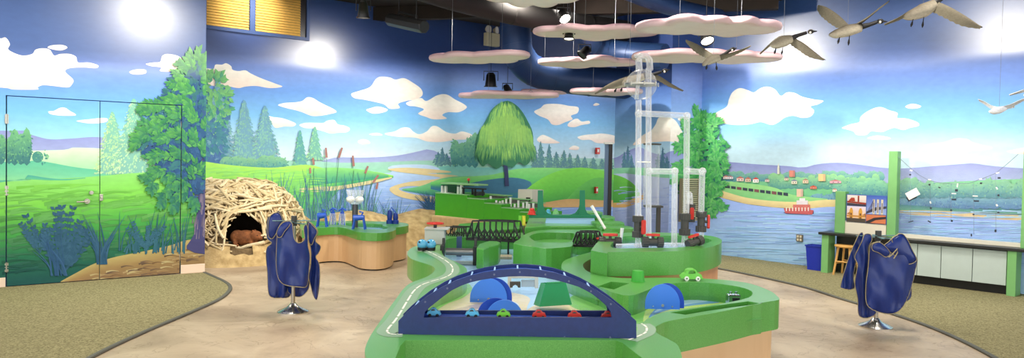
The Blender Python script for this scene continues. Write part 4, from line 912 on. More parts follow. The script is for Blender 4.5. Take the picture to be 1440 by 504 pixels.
# green flume
t = empty('flume', (*aty(780, 430, 5.15)[:2], .457), 'emerald green tapered flume block seen under the arch', 'flume')
q = MB(); f0 = [aty(x, y, 5.15) for x, y in ((758.5,432),(804.5,429),(796,397.3),(767,399))]; b0 = [aty(x, y, 5.35) for x, y in ((750,429),(798,427),(790,396.5),(760.5,398))]
b0 = [np.array([p[0], p[1]+.0, p[2]]) for p in b0]
q.add(f0+b0, [(0,1,2,3),(4,7,6,5),(0,3,7,4),(1,5,6,2),(0,4,5,1)]); q.build('body', teal_g, t, bevel=.004)
q = MB(); d_ = [f0[3]+(f0[2]-f0[3])*.06, f0[3]+(f0[2]-f0[3])*.94]; q.tube([d_[0]+np.array([0, 0, .003]), d_[1]+np.array([0, 0, .003])], .005, n=8); q.build('lip', teal_g, t)
# small grey sluice gate
t = empty('sluice_gate', (*aty(735, 405, 5.9)[:2], .457), 'low silver sluice gate with a small dark arch, behind the flume', 'gate')
vface('frame', [(714,388),(757,388),(757,406),(752,406),(752,392),(719,392),(719,406),(714,406)], 5.95, .03, greyp, t)
vface('panel', [(733,394),(752,394),(752,404),(733,404)], 5.97, .012, mat('clear_grey', (170, 186, 196), .25), t)
vface('arch', [(717,405),(717,397),(732,397),(732,405),(728.5,405),(727.5,402.5),(724.5,401),(721.5,402.5),(720.5,405)], 5.9, .03, dgrey, t)
# chrome tap box
a = aty(1031, 420, 5.35); t = empty('tap_box', (a[0], a[1], .457), 'small chrome tap box at the right end of the round pool', 'tap')
q = MB(); q.box((a[0], a[1], .53), (.09, .07, .10)); q.build('box', chrome, t, bevel=.006)
q = MB(); q.box((a[0]+.01, a[1]-.036, .545), (.05, .008, .03)); q.build('outlet', black, t)
q = MB(); q.cyl((a[0]-.02, a[1], .58), (a[0]-.02, a[1], .60), .01, n=10); q.cyl((a[0]+.02, a[1], .58), (a[0]+.02, a[1], .60), .01, n=10); q.build('knob', chrome, t)
# ================================================================== SMALL TABLE AT THE BACK
ZS = .51
S1 = [(425,324),(449,320.8),(470,319.6),(483,320.6),(495,324),(507,327),(530,328),(548,326.5),(556.5,323),(556,320.4),(562,319.6),(572,318),(574.5,315.8),(568,313.6),(540,312),(500,311),(456,311.5),(425,312.5)]
S1H = [(430,320),(450,317),(480,316.5),(500,320),(520,322.5),(540,322.5),(546,320),(538,317.5),(535,315.5),(500,314.3),(456,314.3),(430,315)]
t = empty('water_table', (-2.2, 11, 0), 'smaller green-rimmed water table with curved wood base in front of the reed mural', 'water table')
os_ = pxz(S1, ZS, 3); hs_ = pxz(S1H, ZS, 3)
q = MB(); q.prism(os_, .40, ZS, [hs_]); q.build('rim', green, t, bevel=.015, bseg=3)
q = MB(); q.prism(inset(os_, .03), 0.02, .40); q.build('base', woodv, t)
q = MB(); q.prism(inset(os_, .07), 0, .02); q.build('plinth', black, t)
q = MB(); q.prism(inset(hs_, -.02), .44, .45); q.build('basin_floor', waterblue, t)
q = MB(); q.prism(inset(hs_, -.01), .482, .484, bot=False); q.build('water', wat, t)
# bowl fountain
YQ = 10.75; a = aty(499, 322, YQ); t = empty('bowl_fountain', (a[0], a[1], .452), 'clear bowl fountain holding two white globes on a dark post, on the small table', 'fountain')
q = MB(); ztop = aty(499, 288, YQ)[2]; q.cyl((a[0], a[1], .452), (a[0], a[1], ztop), .045, .040, n=20); q.build('post', mat('gunmetal', (84, 86, 88), .35, .7), t, smooth=40)
q = MB(); r = 22*YQ/F/2*1.15; q.lathe([(.03, ztop), (.08, ztop+.01), (r*.75, ztop+.09), (r, ztop+.205), (r*1.02, ztop+.21), (r*.72, ztop+.10), (.08, ztop+.02), (.02, ztop+.01)], (a[0], a[1], 0), 32); q.build('bowl', clearmat('bowl_clear', base=.10, thr=.2), t, smooth=60)
for dx in (-.065, .065):
    q = MB(); q.sphere((a[0]+dx, a[1]-.02, ztop+.075), .062, 20, 12, sc=(1, 1, .8)); q.build('globe', white, t, smooth=60)
# blue hand pumps / chairs-like frames
def pump(x, y, Y, label, m=blueP):
    a = aty(x, y, Y); t = empty('hand_pump', (a[0], a[1], .452), label, 'hand pump', 'blue hand pumps on the small table')
    z0 = .452; q = MB(); q.box((a[0], a[1], z0+.11), (.09, .07, .22)); q.build('housing', acr, t, bevel=.004)
    q = MB(); q.cyl((a[0], a[1], z0), (a[0], a[1], z0+.28), .016, n=12); q.build('shaft', m, t, smooth=40)
    q = MB(); q.tube([(a[0]-.05, a[1], z0+.26), (a[0], a[1], z0+.30), (a[0]+.06, a[1], z0+.27)], .014, n=10); q.build('handle', m, t, smooth=40)
    for s in (-1, 1): q = MB(); q.cyl((a[0]+s*.05, a[1]-.04, z0), (a[0]+s*.02, a[1], z0+.25), .008, n=8); q.build('leg', m, t)
    return t
pump(468, 318, 11.0, 'blue hand pump in a clear box, left one of the pair behind the bowl fountain'); pump(481, 318, 11.0, 'blue hand pump in a clear box, right one of the pair nearest the bowl fountain')
def frame_toy(x, y, Y, label, s=1.0):
    a = aty(x, y, Y); z0 = .484 if Y > 10.3 else .452; t = empty('water_cannon', (a[0], a[1], z0), label, 'water cannon')
    for sx in (-1, 1):
        for sy in (-1, 1): q = MB(); q.cyl((a[0]+sx*.09*s, a[1]+sy*.05, z0), (a[0]+sx*.06*s, a[1]+sy*.03, z0+.17), .011, n=8); q.build('leg', blueP, t)
    q = MB(); q.cyl((a[0]-.08*s, a[1], z0+.18), (a[0]+.07*s, a[1], z0+.19), .045, .035, n=16); q.build('barrel', blueP, t, smooth=40)
    q = MB(); q.tube([(a[0]+.02, a[1], z0+.2), (a[0]+.05, a[1], z0+.26), (a[0]+.0, a[1], z0+.27)], .012, n=8); q.build('handle', blueP, t, smooth=40)
frame_toy(505, 322, 10.35, 'blue water cannon on four splayed legs right beside the bowl fountain')
frame_toy(453, 320, 10.6, 'blue water cannon by the apron stand, left end of the small table', .8)
a = aty(552, 314, 11.3); t = empty('hand_pump', (a[0], a[1], ZS), 'dark blue twin-cylinder pump at the right end of the small table', 'hand pump')
for dx, h in ((-.045, .20), (.045, .16)):
    q = MB(); q.lathe([(.05, 0), (.05, .05), (.035, .06), (.042, h*.6), (.03, h), (0, h+.01)], (a[0]+dx, a[1], ZS), 18); q.build('cylinder', mat('deep_blue', (22, 48, 130), .3) if dx < 0 else bpy.data.materials['deep_blue'], t, smooth=40)
q = MB(); q.tube([(a[0]-.045, a[1], ZS+.2), (a[0]-.02, a[1]-.02, ZS+.25), (a[0]+.045, a[1], ZS+.17)], .009, n=8); q.build('hose', blueP, t, smooth=40)
# ================================================================== PIPES ON THE TALL TABLE
YP = 6.75; ZW = .756
pf = empty('pipe_fountain', (*aty(930, 345, YP)[:2], .71), 'tall clear acrylic pipe fountain with a round glass globe and branching tubes', 'pipe fountain')
pr = .027
def px(x, y, Y=YP): return aty(x, y, Y)
def pipe(pts, r=pr, Y=YP, name='pipe', m=None):
    W = [px(p[0], p[1], p[2] if len(p) > 2 else Y) for p in pts]; q = MB(); q.tube(W, r, n=28, cap=False)
    o = q.build(name, m or acr, pf, smooth=50); return o
def collar(x, y, Y=YP, r=.034, h=.03, m=None, horiz=False, name='pipe_collar'):
    a = px(x, y, Y); q = MB(); d = np.array([h/2, 0, 0]) if horiz else np.array([0, 0, h/2]); q.cyl(a-d, a+d, r, n=20); return q.build(name, m or acr, pf, smooth=40)
pipe([(898,141),(897.5,305)]); pipe([(897,332),(897,349)], .024)
pipe([(912,96,YP+.12),(912,346,YP+.12)]); pipe([(899,159.5),(966,163)]); pipe([(966,160),(965,300)]); pipe([(913,241),(951,241.5)]); pipe([(949,239),(948,348)])
pipe([(966,241),(989,242)]); pipe([(987.5,240),(986,300)])
for x, y in ((898,160),(966,163),(949,241),(913,241),(966,241),(988,241)): 
    a = px(x, y); q = MB(); q.sphere(a, .034, 18, 12); q.build('elbow', acr, pf, smooth=60)
for x, y in ((898,305),(948,345),(912,345),(897,346)): collar(x, y)
collar(905, 228, YP+.04, .062, .012, white)
pipe([(866,347),(905,346),(985,345)], .024)
# glass globe with clamp ring and neck
gc = px(902, 119); R = 21.5*YP/F
q = MB(); q.sphere(gc, R, 32, 20); q.build('globe', glassm, pf, smooth=60)
q = MB(); q.lathe([(R*1.0, -.007), (R*1.09, -.007), (R*1.09, .007), (R*1.0, .007), (R*1.0, -.007)], gc, 32); q.build('clamp_ring', steel, pf, smooth=40)
for k in range(8):
    a = 2*pi*k/8; c = gc+np.array([cos(a), sin(a), 0])*R*1.1; q = MB(); q.cyl(c-np.array([0, 0, .018]), c+np.array([0, 0, .018]), .006, n=8); q.build('clamp_bolt', steel, pf)
pipe([(899,100),(898,84)], .03); pipe([(896,84),(901,79),(909,79),(913,84),(914,98,YP+.06)], .03)
q = MB(); a = px(898, 80); q.lathe([(.03, 0), (.044, .008), (.044, .018), (.0, .03)], a, 20); q.build('neck_cap', acr, pf, smooth=50)
pipe([(895,140),(899,100)], .018)
# valves
def valve(x, y, Y, axis, label, hd='top', s=1.0):
    a = px(x, y, Y); z0 = a[2]; t = empty('valve', a, label, 'valve', 'dark valves with red handles on the clear pipes')
    u = Vector((0, 0, 1)) if axis == 'v' else Vector((1, 0, 0)); A_ = Vector([float(v) for v in a]); dk_ = dgrey
    q = MB(); q.cyl(A_-u*.055*s, A_+u*.055*s, .036*s, n=20); q.build('body', dk_, t, smooth=40)
    for k in (-1, 1):
        q = MB(); c = A_+u*.07*s*k; n_ = 16
        ax = u; w1 = ax.orthogonal().normalized(); w2 = ax.cross(w1); prof = []
        for i in range(n_*2):
            r = (.052 if i % 2 else .046)*s; prof.append((r*cos(pi*i/n_), r*sin(pi*i/n_)))
        M = Matrix((( w1.x, w2.x, ax.x, c.x), (w1.y, w2.y, ax.y, c.y), (w1.z, w2.z, ax.z, c.z), (0, 0, 0, 1)))
        q.prism(prof, -.028*s, .028*s, M=M); q.build('union_nut', dk_, t, bevel=.003)
    h = {'top': Vector((0, 0, 1)), 'right': Vector((1, 0, 0)), 'front': Vector((0, -1, 0))}[hd]
    q = MB(); q.cyl(A_, A_+h*.062*s, .013*s, n=12); q.build('stem', dk_, t)
    q = MB(); c = A_+h*.068*s; L = u if hd != 'right' else Vector((0, 0, 1)); wv = h.cross(L)
    prof = [(-.062, -.010), (-.05, -.016), (.05, -.016), (.062, -.010), (.062, .010), (.05, .016), (-.05, .016), (-.062, .010)]
    M = Matrix(((L.x, wv.x, h.x, c.x), (L.y, wv.y, h.y, c.y), (L.z, wv.z, h.z, c.z), (0, 0, 0, 1)))
    q.prism([(p[0]*s*1.05, p[1]*s*1.3) for p in prof], -.010*s, .012*s, M=M); q.build('handle', red, t, bevel=.003)
    return t
valve(897, 319, YP, 'v', 'upright dark valve with tall red handle, under the leftmost clear pipe', 'front', 1.0)
bpy.data.objects['valve'].rotation_euler = (0, 0, radians(38))
valve(918, 341, YP-.12, 'h', 'horizontal dark valve with flat red handle, in front between the clear pipes', 'top', .95)
valve(963, 316, YP, 'v', 'upright dark valve nearest the centre of the right-hand pipe cluster', 'top', 1.0)
bpy.data.objects['valve.002'].children
valve(986, 312, YP+.02, 'v', 'upright dark valve with red handle on its right side, under the rightmost pipe', 'right', .95)
valve(971, 300, YP+.25, 'v', 'upright dark valve behind the right-hand cluster, under the short capped tube', 'front', .85)
valve(977, 341, YP-.1, 'h', 'horizontal dark valve with tilted red handle, lowest of the right-hand cluster', 'top', .85)
v6 = bpy.data.objects['valve.005']; v6.rotation_euler = (0, radians(-14), radians(25))
q = MB(); a = px(971, 290, YP+.25); b = px(970, 274, YP+.25); q.tube([a, b], .027, n=16, cap=False); q.sphere(b, .027, 16, 10); q.build('capped_tube', acr, pf, smooth=60)
pipe([(963,331),(962,346)], .026); pipe([(986,326),(985,345)], .026); pipe([(975,262),(975,262.5)], .0001) if False else None
# left valve and sticks
a = aty(858, 342, 6.9); valve(858, 341.5, 6.9, 'h', 'grey horizontal valve with red handle at the left end of the tall table', 'top', 1.05)
for i, (x0, y0, x1, y1, Y, lb) in enumerate(((832, 290, 851, 322, 7.6, 'long white plastic lever leaning left above the red-handled valve'), (875, 321, 872, 347, 6.9, 'short upright white lever beside the grey-green valve'))):
    p, r_ = aty(x0, y0, Y), aty(x1, y1, Y-.1 if i == 0 else Y); q = MB(); q.tube([p, p*.3+r_*.7, r_], .014, n=12, rs=[.017, .013, .013]); o = q.build('lever', white, smooth=50); tag(o, lb, 'lever')
a = aty(851, 328, 7.5); t = empty('spinner', (a[0], a[1], .69), 'low round red spinner at the foot of the long white lever', 'spinner')
q = MB(); q.cyl((a[0], a[1], .69), (a[0], a[1], .73), .02, n=14); q.build('stem', dgrey, t); q = MB(); q.lathe([(0, .73), (.085, .733), (.09, .742), (.085, .75), (0, .752)], (a[0], a[1], 0), 24); q.build('disc', red, t, smooth=40)
# ================================================================== STEPPED DAM, LEFT BACK
DA, DBp = aty(612, 300, 12.45), aty(745, 300, 11.0); DA[2] = DBp[2] = 0; dd = (DBp-DA)/np.linalg.norm(DBp-DA); dn = np.array([-dd[1], dd[0], 0]); dn = dn if dn[1] > 0 else -dn
nD = -dn
def ond(x, y, off=0.0): return onpl(x, y, DA+dn*off, nD)
dam = empty('stepped_dam', (DA+DBp)/2, 'tall green stepped dam descending to the right, behind the truss bridges', 'dam')
bright_green = mat('leaf_green_laminate', (72, 172, 36), .42, var=.05)
palegreen = mat('pale_green_edge', (140, 190, 130), .45)
def dslab(x0, x1, yt, yb, o0, o1, m, name='wall', parent=dam, bev=.004):
    a, b = ond(x0, yt, o0), ond(x1, yt, o0); z1 = (a[2]+b[2])/2; z0 = ond((x0+x1)/2, yb, o0)[2] if yb is not None else 0
    a2, b2 = a+dn*(o1-o0), b+dn*(o1-o0); q = MB(); q.prism([tuple(p[:2]) for p in (a, b, b2, a2)], z0, z1); return q.build(name, m, parent, bevel=bev)
for (x0, x1, yt, yb) in ((612,657,273,308.5),(657,681,280,312),(681,705,286.8,312),(705,731,293.3,312),(731,745,299,312)):
    dslab(x0, x1, yt, yb, 0, .75, bright_green, 'terrace'); dslab(x0-.3, x1, yt-.6, yt+.6, -.012, .06, palegreen, 'edge_strip')
for (x0, x1, yt) in ((657,681,279.2),(681,705,286),(705,731,292.5),(731,745,298.2)): dslab(x0+.3, x1-.3, yt, yt+.8, .07, .72, mat('channel_bed', (116, 124, 112), .5, var=.1) if x0 == 657 else bpy.data.materials['channel_bed'], 'channel_bed', bev=0)
dslab(606, 745, 309.5, None, -.10, .75, mat('sand_tan', (214, 182, 132), .9, var=.1, scale=12, bump=.3), 'base', bev=.03)
for (x0, x1, yt, yb, o) in ((679,713,275.5,286,.55),(709,742,281,292,.55),(731,760,286,298,.55)):
    dslab(x0, x1, yt, yb, o, o+.03, mat('grey_stone_panel', (128, 126, 118), .6, var=.15, scale=18) if x0 == 679 else bpy.data.materials['grey_stone_panel'], 'back_panel'); dslab(x0, x1, yt-1.6, yt, o-.05, o+.08, palegreen, 'coping')
dw = 0
for x, yb, h in ((690,285,9),(698,286,4),(703,287,4),(707,289,7),(712,291,11),(718,291,13),(724,293,6),(729,293,11),(736,297,12),(741,299,15),(744,296,9),(750,298,12)):
    a, b = ond(x, yb, .22), ond(x, yb-h, .22); q = MB(); q.cyl(a, b, .018, n=12); q.build('peg', white, dam, smooth=40)
# pavilion on the dam
pv = empty('dam_pavilion', ond(646, 272, .3), 'green flat-roofed pavilion with white columns on top of the dam', 'model building')
dslab(619, 673, 258, 260.3, .12, .34, palegreen, 'roof', pv); dslab(622, 645, 260.5, 273, .30, .33, mat('deep_green', (34, 96, 60), .5), 'rear_wall', pv)
for x in (621, 626, 643.5, 648): dslab(x-1, x+1, 260.3, 273, .15, .19, white, 'column', pv)
dslab(619, 628, 271, 273.5, .12, .3, white, 'plinth', pv); dslab(620, 645, 260.4, 262, .14, .5, bpy.data.materials['deep_green'], 'beam', pv)
gt = empty('sluice_arch', ond(665, 279, .2), 'small black sluice frame beside the dam pavilion', 'gate')
for x in (651, 663.5, 667.5, 678): dslab(x-.7, x+.7, 265.5, 276, .12, .15, black, 'post', gt)
dslab(649, 680, 264.5, 266.3, .10, .17, black, 'beam', gt); dslab(664, 672, 270, 275, .14, .3, dgrey, 'panel', gt)
a = ond(659, 258, .2); t = empty('signal_knob', a, 'tiny red knob standing on the pavilion roof', 'knob'); q = MB(); q.cyl(a, a+np.array([0,0,.05]), .012, n=10); q.build('stem', dgrey, t); q = MB(); q.sphere(a+np.array([0, 0, .06]), .026, 14, 10); q.build('knob', red, t, smooth=60)
# white building with dark doorway
wbld = empty('model_house', ond(738, 284, .75), 'little white block house with a dark doorway above the dam steps', 'model building')
dslab(728.5, 748, 267, 290, .62, .9, mat('cream_board', (222, 214, 198), .6), 'wall', wbld); dslab(739.5, 744.5, 278, 283.5, .60, .625, black, 'doorway', wbld)
# little pieces by the green bridge
def bits(name, label, x, yb, yt, Y, r, m, cap=None, cat='toy piece'):
    a, b = aty(x, yb, Y), aty(x, yt, Y); t = empty(name, a, label, cat); h = b[2]-a[2]
    q = MB(); q.lathe([(r*1.1, 0), (r, h*.1), (r*.85, h*.55), (r*.55, h*.62), (r*.62, h*.8), (r*.4, h), (0, h)], a, 18); q.build('body', m, t, smooth=45)
    q = MB(); q.lathe([(r*1.25, 0), (r*1.25, h*.08), (0, h*.08)], a, 18); q.build('foot', cap or m, t)
bits('bottle', 'small red bottle-shaped piece left of the suspension bridge', 748, 302, 293, 9.5, .05, red)
bits('bottle', 'small pale-blue piece standing between the bridge towers', 771, 303, 294.5, 9.9, .04, lightblue)
bits('bottle', 'small pale-green piece standing between the bridge towers', 781.5, 303, 294.5, 9.9, .045, mat('mint', (130, 200, 130), .4))
for x, c, lb in ((731.5, limeg, 'lime green tube standing at the foot of the dam steps'), (736.5, mat('yellow_plastic', (226, 214, 70), .4), 'yellow tube standing at the foot of the dam steps')):
    a, b = aty(x, 311, 9.3), aty(x, 297.5, 9.3); q = MB(); q.lathe([(.022, 0), (.022, b[2]-a[2]), (.016, b[2]-a[2]), (.016, .01), (0, .01)], (a[0], a[1], .70), 18); tag(q.build('tube', c, smooth=40), lb, 'tube')
# green steps right of the suspension bridge
for i, (x0, x1, y, Y0, D) in enumerate(((826, 850, 299.5, 9.9, .4), (845, 868, 307, 9.5, .5), (838, 880, 314, 9.15, .35), (850, 893, 321, 8.8, .35))):
    a, b = aty(x0, y, Y0), aty(x1, y, Y0); q = MB(); z = (a[2]+b[2])/2; q.prism(smooth_loop([(a[0], Y0), (b[0]-.05, Y0), (b[0], Y0+D*.5), (b[0]-.05, Y0+D), (a[0], Y0+D)], 3), .40, z)
    q.v = [(float(x), float(yy), float(zz)) for x, yy, zz in q.v]; t = empty('rock_step', ((a[0]+b[0])/2, Y0+.2, .40), ['highest', 'second highest', 'second lowest', 'lowest'][i]+' green step right of the suspension bridge', 'step')
    q.build('body', green, t, bevel=.012)
# ================================================================== SAND BANK ALONG THE BACK WALL
sand = mat('sand_rock', (206, 180, 130), .95, c2=(160, 134, 88), scale=9, bump=.8, bscale=35)
def wallpt(x, off): p = onpl(x, 300, BW, nA); p[2] = 0; return p + nA*off
q = MB(); xs = list(range(395, 700, 6)); nd = 16; prevn = {}
ctl = [(395,.10),(430,.42),(470,.60),(500,.63),(520,.60),(545,.50),(565,.55),(590,.62),(612,.58),(640,.5),(680,.4),(700,.3)]
rr = random.Random(5); V = []
for x in xs:
    H_ = np.interp(x, [c[0] for c in ctl], [c[1] for c in ctl])
    for j in range(nd+1):
        d = .01+.85*j/nd; t = d/.86; h = H_*max(0, 1-t**2.2)+rr.uniform(-.02, .02)*(1 if 0 < j < nd else 0); p = wallpt(x+rr.uniform(-1, 1), d); V.append((p[0], p[1], max(-.01 if j == nd else .0, h)))
q.add(V, [(i*(nd+1)+j, (i+1)*(nd+1)+j, (i+1)*(nd+1)+j+1, i*(nd+1)+j+1) for i in range(len(xs)-1) for j in range(nd)])
tag(q.build('sand_bank', sand, smooth=80, subsurf=1), 'rough sand-coloured bank along the mural wall behind the small water table', 'sand bank')
# ================================================================== BEAVER LODGE
LC = np.array([*wallpt(322, .05)[:2], 0]); LX, LY, LZ = 1.08, 1.12, 1.15
lodge = empty('beaver_lodge', LC, 'big beaver lodge dome of pale sticks with a dark den opening', 'beaver lodge')
def dome(u, v, k=1.0):
    """u around (0..pi towards the room), v up 0..pi/2"""
    a = dA*cos(u)*LX*(1.0 if cos(u) < 0 else 1.05) + nA*sin(u)*LY
    r = cos(v)**.75; p = LC + a*r*k; p = p.copy(); p[2] = LZ*sin(v)**.9*k; return p
def proj(p):
    d = np.array(p)-EYE; kk = d@_fw; return 720+F*(d@_rt)/kk, 252-F*(d@_up)/kk
def inhole(p, g=1.0):
    x, y = proj(p); return ((x-343)/29/g)**2+((y-333)/(32 if y < 333 else 17)/g)**2 < 1
earth = mat('packed_earth', (150, 126, 90), .95, c2=(96, 78, 54), scale=10, bump=.7, bscale=30)
q = MB(); nu, nv = 72, 36; V = []; rr = random.Random(3)
for i in range(nu+1):
    for j in range(nv+1):
        p = dome(pi*i/nu, pi/2*j/nv, .965+rr.uniform(-.012, .012)); V.append(tuple(p))
Fc = []
for i in range(nu):
    for j in range(nv):
        k = i*(nv+1)+j; c = (np.array(V[k])+np.array(V[k+nv+2]))/2
        if not inhole(c): Fc.append((k, k+nv+1, k+nv+2, k+1))
q.add(V, Fc); q.build('mound', earth, lodge, smooth=80)
q = MB(); V = []; ns = 60
for i in range(ns+1):
    u = pi*i/ns
    for j, (k_, z_) in enumerate(((.86, .36), (.97, .27), (1.02, .16), (1.07, .06), (1.10, 0))):
        p = LC+dA*cos(u)*LX*1.05*k_+nA*sin(u)*LY*k_; V.append((p[0], p[1], max(0, z_+rr.uniform(-.02, .02)*(j < 4))))
q.add(V, [(i*5+j, (i+1)*5+j, (i+1)*5+j+1, i*5+j+1) for i in range(ns) for j in range(4) if not (inhole(V[i*5+j], .9) and V[i*5+j][2] > .2)]); q.build('sand_skirt', sand, lodge, smooth=80)
# sloping sand shoulder to the right
q = MB(); V = []; n1, n2 = 24, 12
for i in range(n1+1):
    x = 366+ (462-366)*i/n1; H_ = np.interp(x, [366, 385, 410, 435, 462], [1.05, .95, .72, .48, .25])
    for j in range(n2+1):
        d = .01+.75*j/n2; p = wallpt(x, d); V.append((p[0], p[1], max(0, H_*(1-(d/.77)**2)+rr.uniform(-.012, .012))))
q.add(V, [(i*(n2+1)+j, (i+1)*(n2+1)+j, (i+1)*(n2+1)+j+1, i*(n2+1)+j+1) for i in range(n1) for j in range(n2)]); q.build('sand_slope', sand, lodge, smooth=80)
stickm = [mat('stick_pale', (226, 208, 168), .8, var=.15, scale=25), mat('stick_tan', (204, 184, 140), .8, var=.15, scale=25), mat('stick_brown', (168, 144, 104), .85, var=.15, scale=25)]
def stick_geo(q, u, v, ang, L, r, lift):
    e = 1e-3; p = dome(u, v); tu = dome(u+e, v)-p; tv = dome(u, min(pi/2, v+e))-p; tu /= np.linalg.norm(tu)+1e-12; tv /= np.linalg.norm(tv)+1e-12
    n_ = np.cross(tu, tv); n_ /= np.linalg.norm(n_)+1e-12
    if n_@(p-LC) < 0: n_ = -n_
    d = tu*cos(ang)+tv*sin(ang); p = p+n_*lift; s1 = np.cross(n_, d); b = rr.uniform(-.03, .03)
    pts = [p-d*L/2-n_*.02, p-d*L/6+s1*b, p+d*L/6+s1*b*.6+n_*.01, p+d*L/2-n_*.02]
    pts = [np.array([a_[0], a_[1], max(.015, a_[2])]) for a_ in pts]
    for a_ in (pts[0], pts[-1]):
        if inhole(a_, .8): return False
    q.tube(pts, r, n=6, rs=[r*.9, r, r*.95, r*.7]); return True
pile = [MB(), MB(), MB()]; cnt = 0
for i in range(900):
    u = rr.uniform(.15, 3.0); v = rr.uniform(.20, 1.35); p = dome(u, v)
    if inhole(p, 1.02): continue
    stick_geo(pile[i % 3], u, v, rr.uniform(0, pi), rr.uniform(.14, .40), rr.uniform(.009, .016), rr.uniform(-.02, .02))
for k in range(3): o = pile[k].build('stick_pile', stickm[k], lodge, smooth=50); o['kind'] = 'stuff'
n_ = 0
while n_ < 96:
    u = rr.uniform(.2, 2.9); v = rr.uniform(.22, 1.3); p = dome(u, v)
    if inhole(p, 1.05): continue
    x, y = proj(p); dx, dy = x-342, y-330
    q = MB()
    if stick_geo(q, u, v, rr.choice([rr.uniform(0, pi), rr.uniform(-.4, .4)+(0 if y < 300 else pi/2)]), rr.uniform(.28, .55), rr.uniform(.015, .024), rr.uniform(.02, .045)):
        q.build('stick', stickm[n_ % 2], lodge, smooth=50); n_ += 1
for (x0, y0, x1, y1) in ((326,354,372,341),(318,346,345,352)):
    q = MB(); q.tube([aty(x0, y0, 10.3), aty((x0+x1)/2, (y0+y1)/2-1.5, 10.28), aty(x1, y1, 10.3)], .024, n=8); q.build('stick', stickm[0], lodge, smooth=50)
# den interior
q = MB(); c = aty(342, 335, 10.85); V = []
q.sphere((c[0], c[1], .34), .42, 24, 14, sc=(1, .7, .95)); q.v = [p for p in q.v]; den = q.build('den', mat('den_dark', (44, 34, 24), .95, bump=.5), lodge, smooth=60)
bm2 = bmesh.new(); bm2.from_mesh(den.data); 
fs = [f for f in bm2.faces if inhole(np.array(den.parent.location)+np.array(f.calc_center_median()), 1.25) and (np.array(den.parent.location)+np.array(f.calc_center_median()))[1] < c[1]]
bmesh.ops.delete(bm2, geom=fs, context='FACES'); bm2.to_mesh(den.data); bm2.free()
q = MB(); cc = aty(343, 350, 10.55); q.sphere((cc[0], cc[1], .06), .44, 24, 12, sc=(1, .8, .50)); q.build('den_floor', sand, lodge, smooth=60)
# the beaver: one continuous body
bv = empty('beaver', (*aty(348, 345, 10.42)[:2], .10), 'brown beaver figure lying in the den opening of the stick lodge', 'beaver')
c = aty(348, 335, 10.40); fur = mat('beaver_fur', (150, 92, 52), .9, c2=(104, 62, 36), scale=20, bump=.6, bscale=70)
q = MB(); q.sphere(c+np.array([-.02, 0, 0]), .13, 24, 16, sc=(1.35, .9, .85)); q.sphere(c+np.array([-.14, 0, .01]), .10, 20, 14); q.sphere(c+np.array([.13, -.04, .035]), .075, 20, 14, sc=(1.2, 1, 1)); q.sphere(c+np.array([.20, -.06, .015]), .042, 16, 12)
for sx, sy in ((.09, -.08), (.15, -.05), (-.13, -.09)): q.tube([c+np.array([sx-.03, sy+.03, -.02]), c+np.array([sx, sy-.02, -.08]), c+np.array([sx+.05, sy-.04, -.10])], .03, n=8, rs=[.035, .026, .02])
for s in (-1, 1): q.sphere(c+np.array([.10, -.03+s*.045, .105]), .018, 10, 8)
b = q.build('body', fur, bv, smooth=60, merge=False); m_ = b.modifiers.new('remesh', 'REMESH'); m_.mode = 'VOXEL'; m_.voxel_size = .010; m_.use_smooth_shade = True
for s in (-1, 1): q = MB(); q.sphere(c+np.array([.175, -.075+s*.03, .05]), .008, 10, 8); q.build('eye', black, bv, smooth=60)
q = MB(); q.sphere(c+np.array([.243, -.07, .018]), .014, 10, 8); q.build('nose', black, bv, smooth=60)
q = MB(); q.sphere(c+np.array([-.27, -.02, -.06]), .1, 16, 10, sc=(1.1, .6, .16)); q.build('tail', dgrey, bv, smooth=60)
# light switch plate on the lodge side of the corner
a = onpl(289.5, 283, BW, nA); 
# ================================================================== APRON STANDS
vinyl = mat('blue_vinyl', (20, 44, 114), .34, var=.12, scale=6, bump=.5, bscale=9); piping = mat('cream_piping', (160, 148, 112), .6)
polished = mat('polished_steel', (214, 212, 206), .22, 1.0)
def stand(loc, zt, label, r=.15, bar=True):
    t = empty('apron_stand', loc, label, 'apron stand', 'chrome apron stands'); x, y = loc[0], loc[1]
    q = MB(); q.lathe([(r, 0), (r, .008), (r*.94, .014), (r*.66, .032), (r*.38, .052), (.036, .074), (.026, .088), (0, .088)], (x, y, 0), 40); q.build('base', polished, t, smooth=50)
    q = MB(); q.cyl((x, y, .08), (x, y, zt-.03), .02, n=18); q.build('pole', steel, t, smooth=40)
    q = MB(); q.cyl((x, y, zt-.06), (x, y, zt+.035), .028, n=18); q.build('hub', dgrey, t, smooth=40)
    barm = mat('teal_bar', (96, 128, 130), .4, .3) if 'teal_bar' not in bpy.data.materials else bpy.data.materials['teal_bar']
    for k in range(3):
        a = radians(15+k*60); q = MB(); q.box((x, y, zt-.012-k*.009), (.40, .03, .008), a); q.build('arm', barm, t, bevel=.002)
    return t
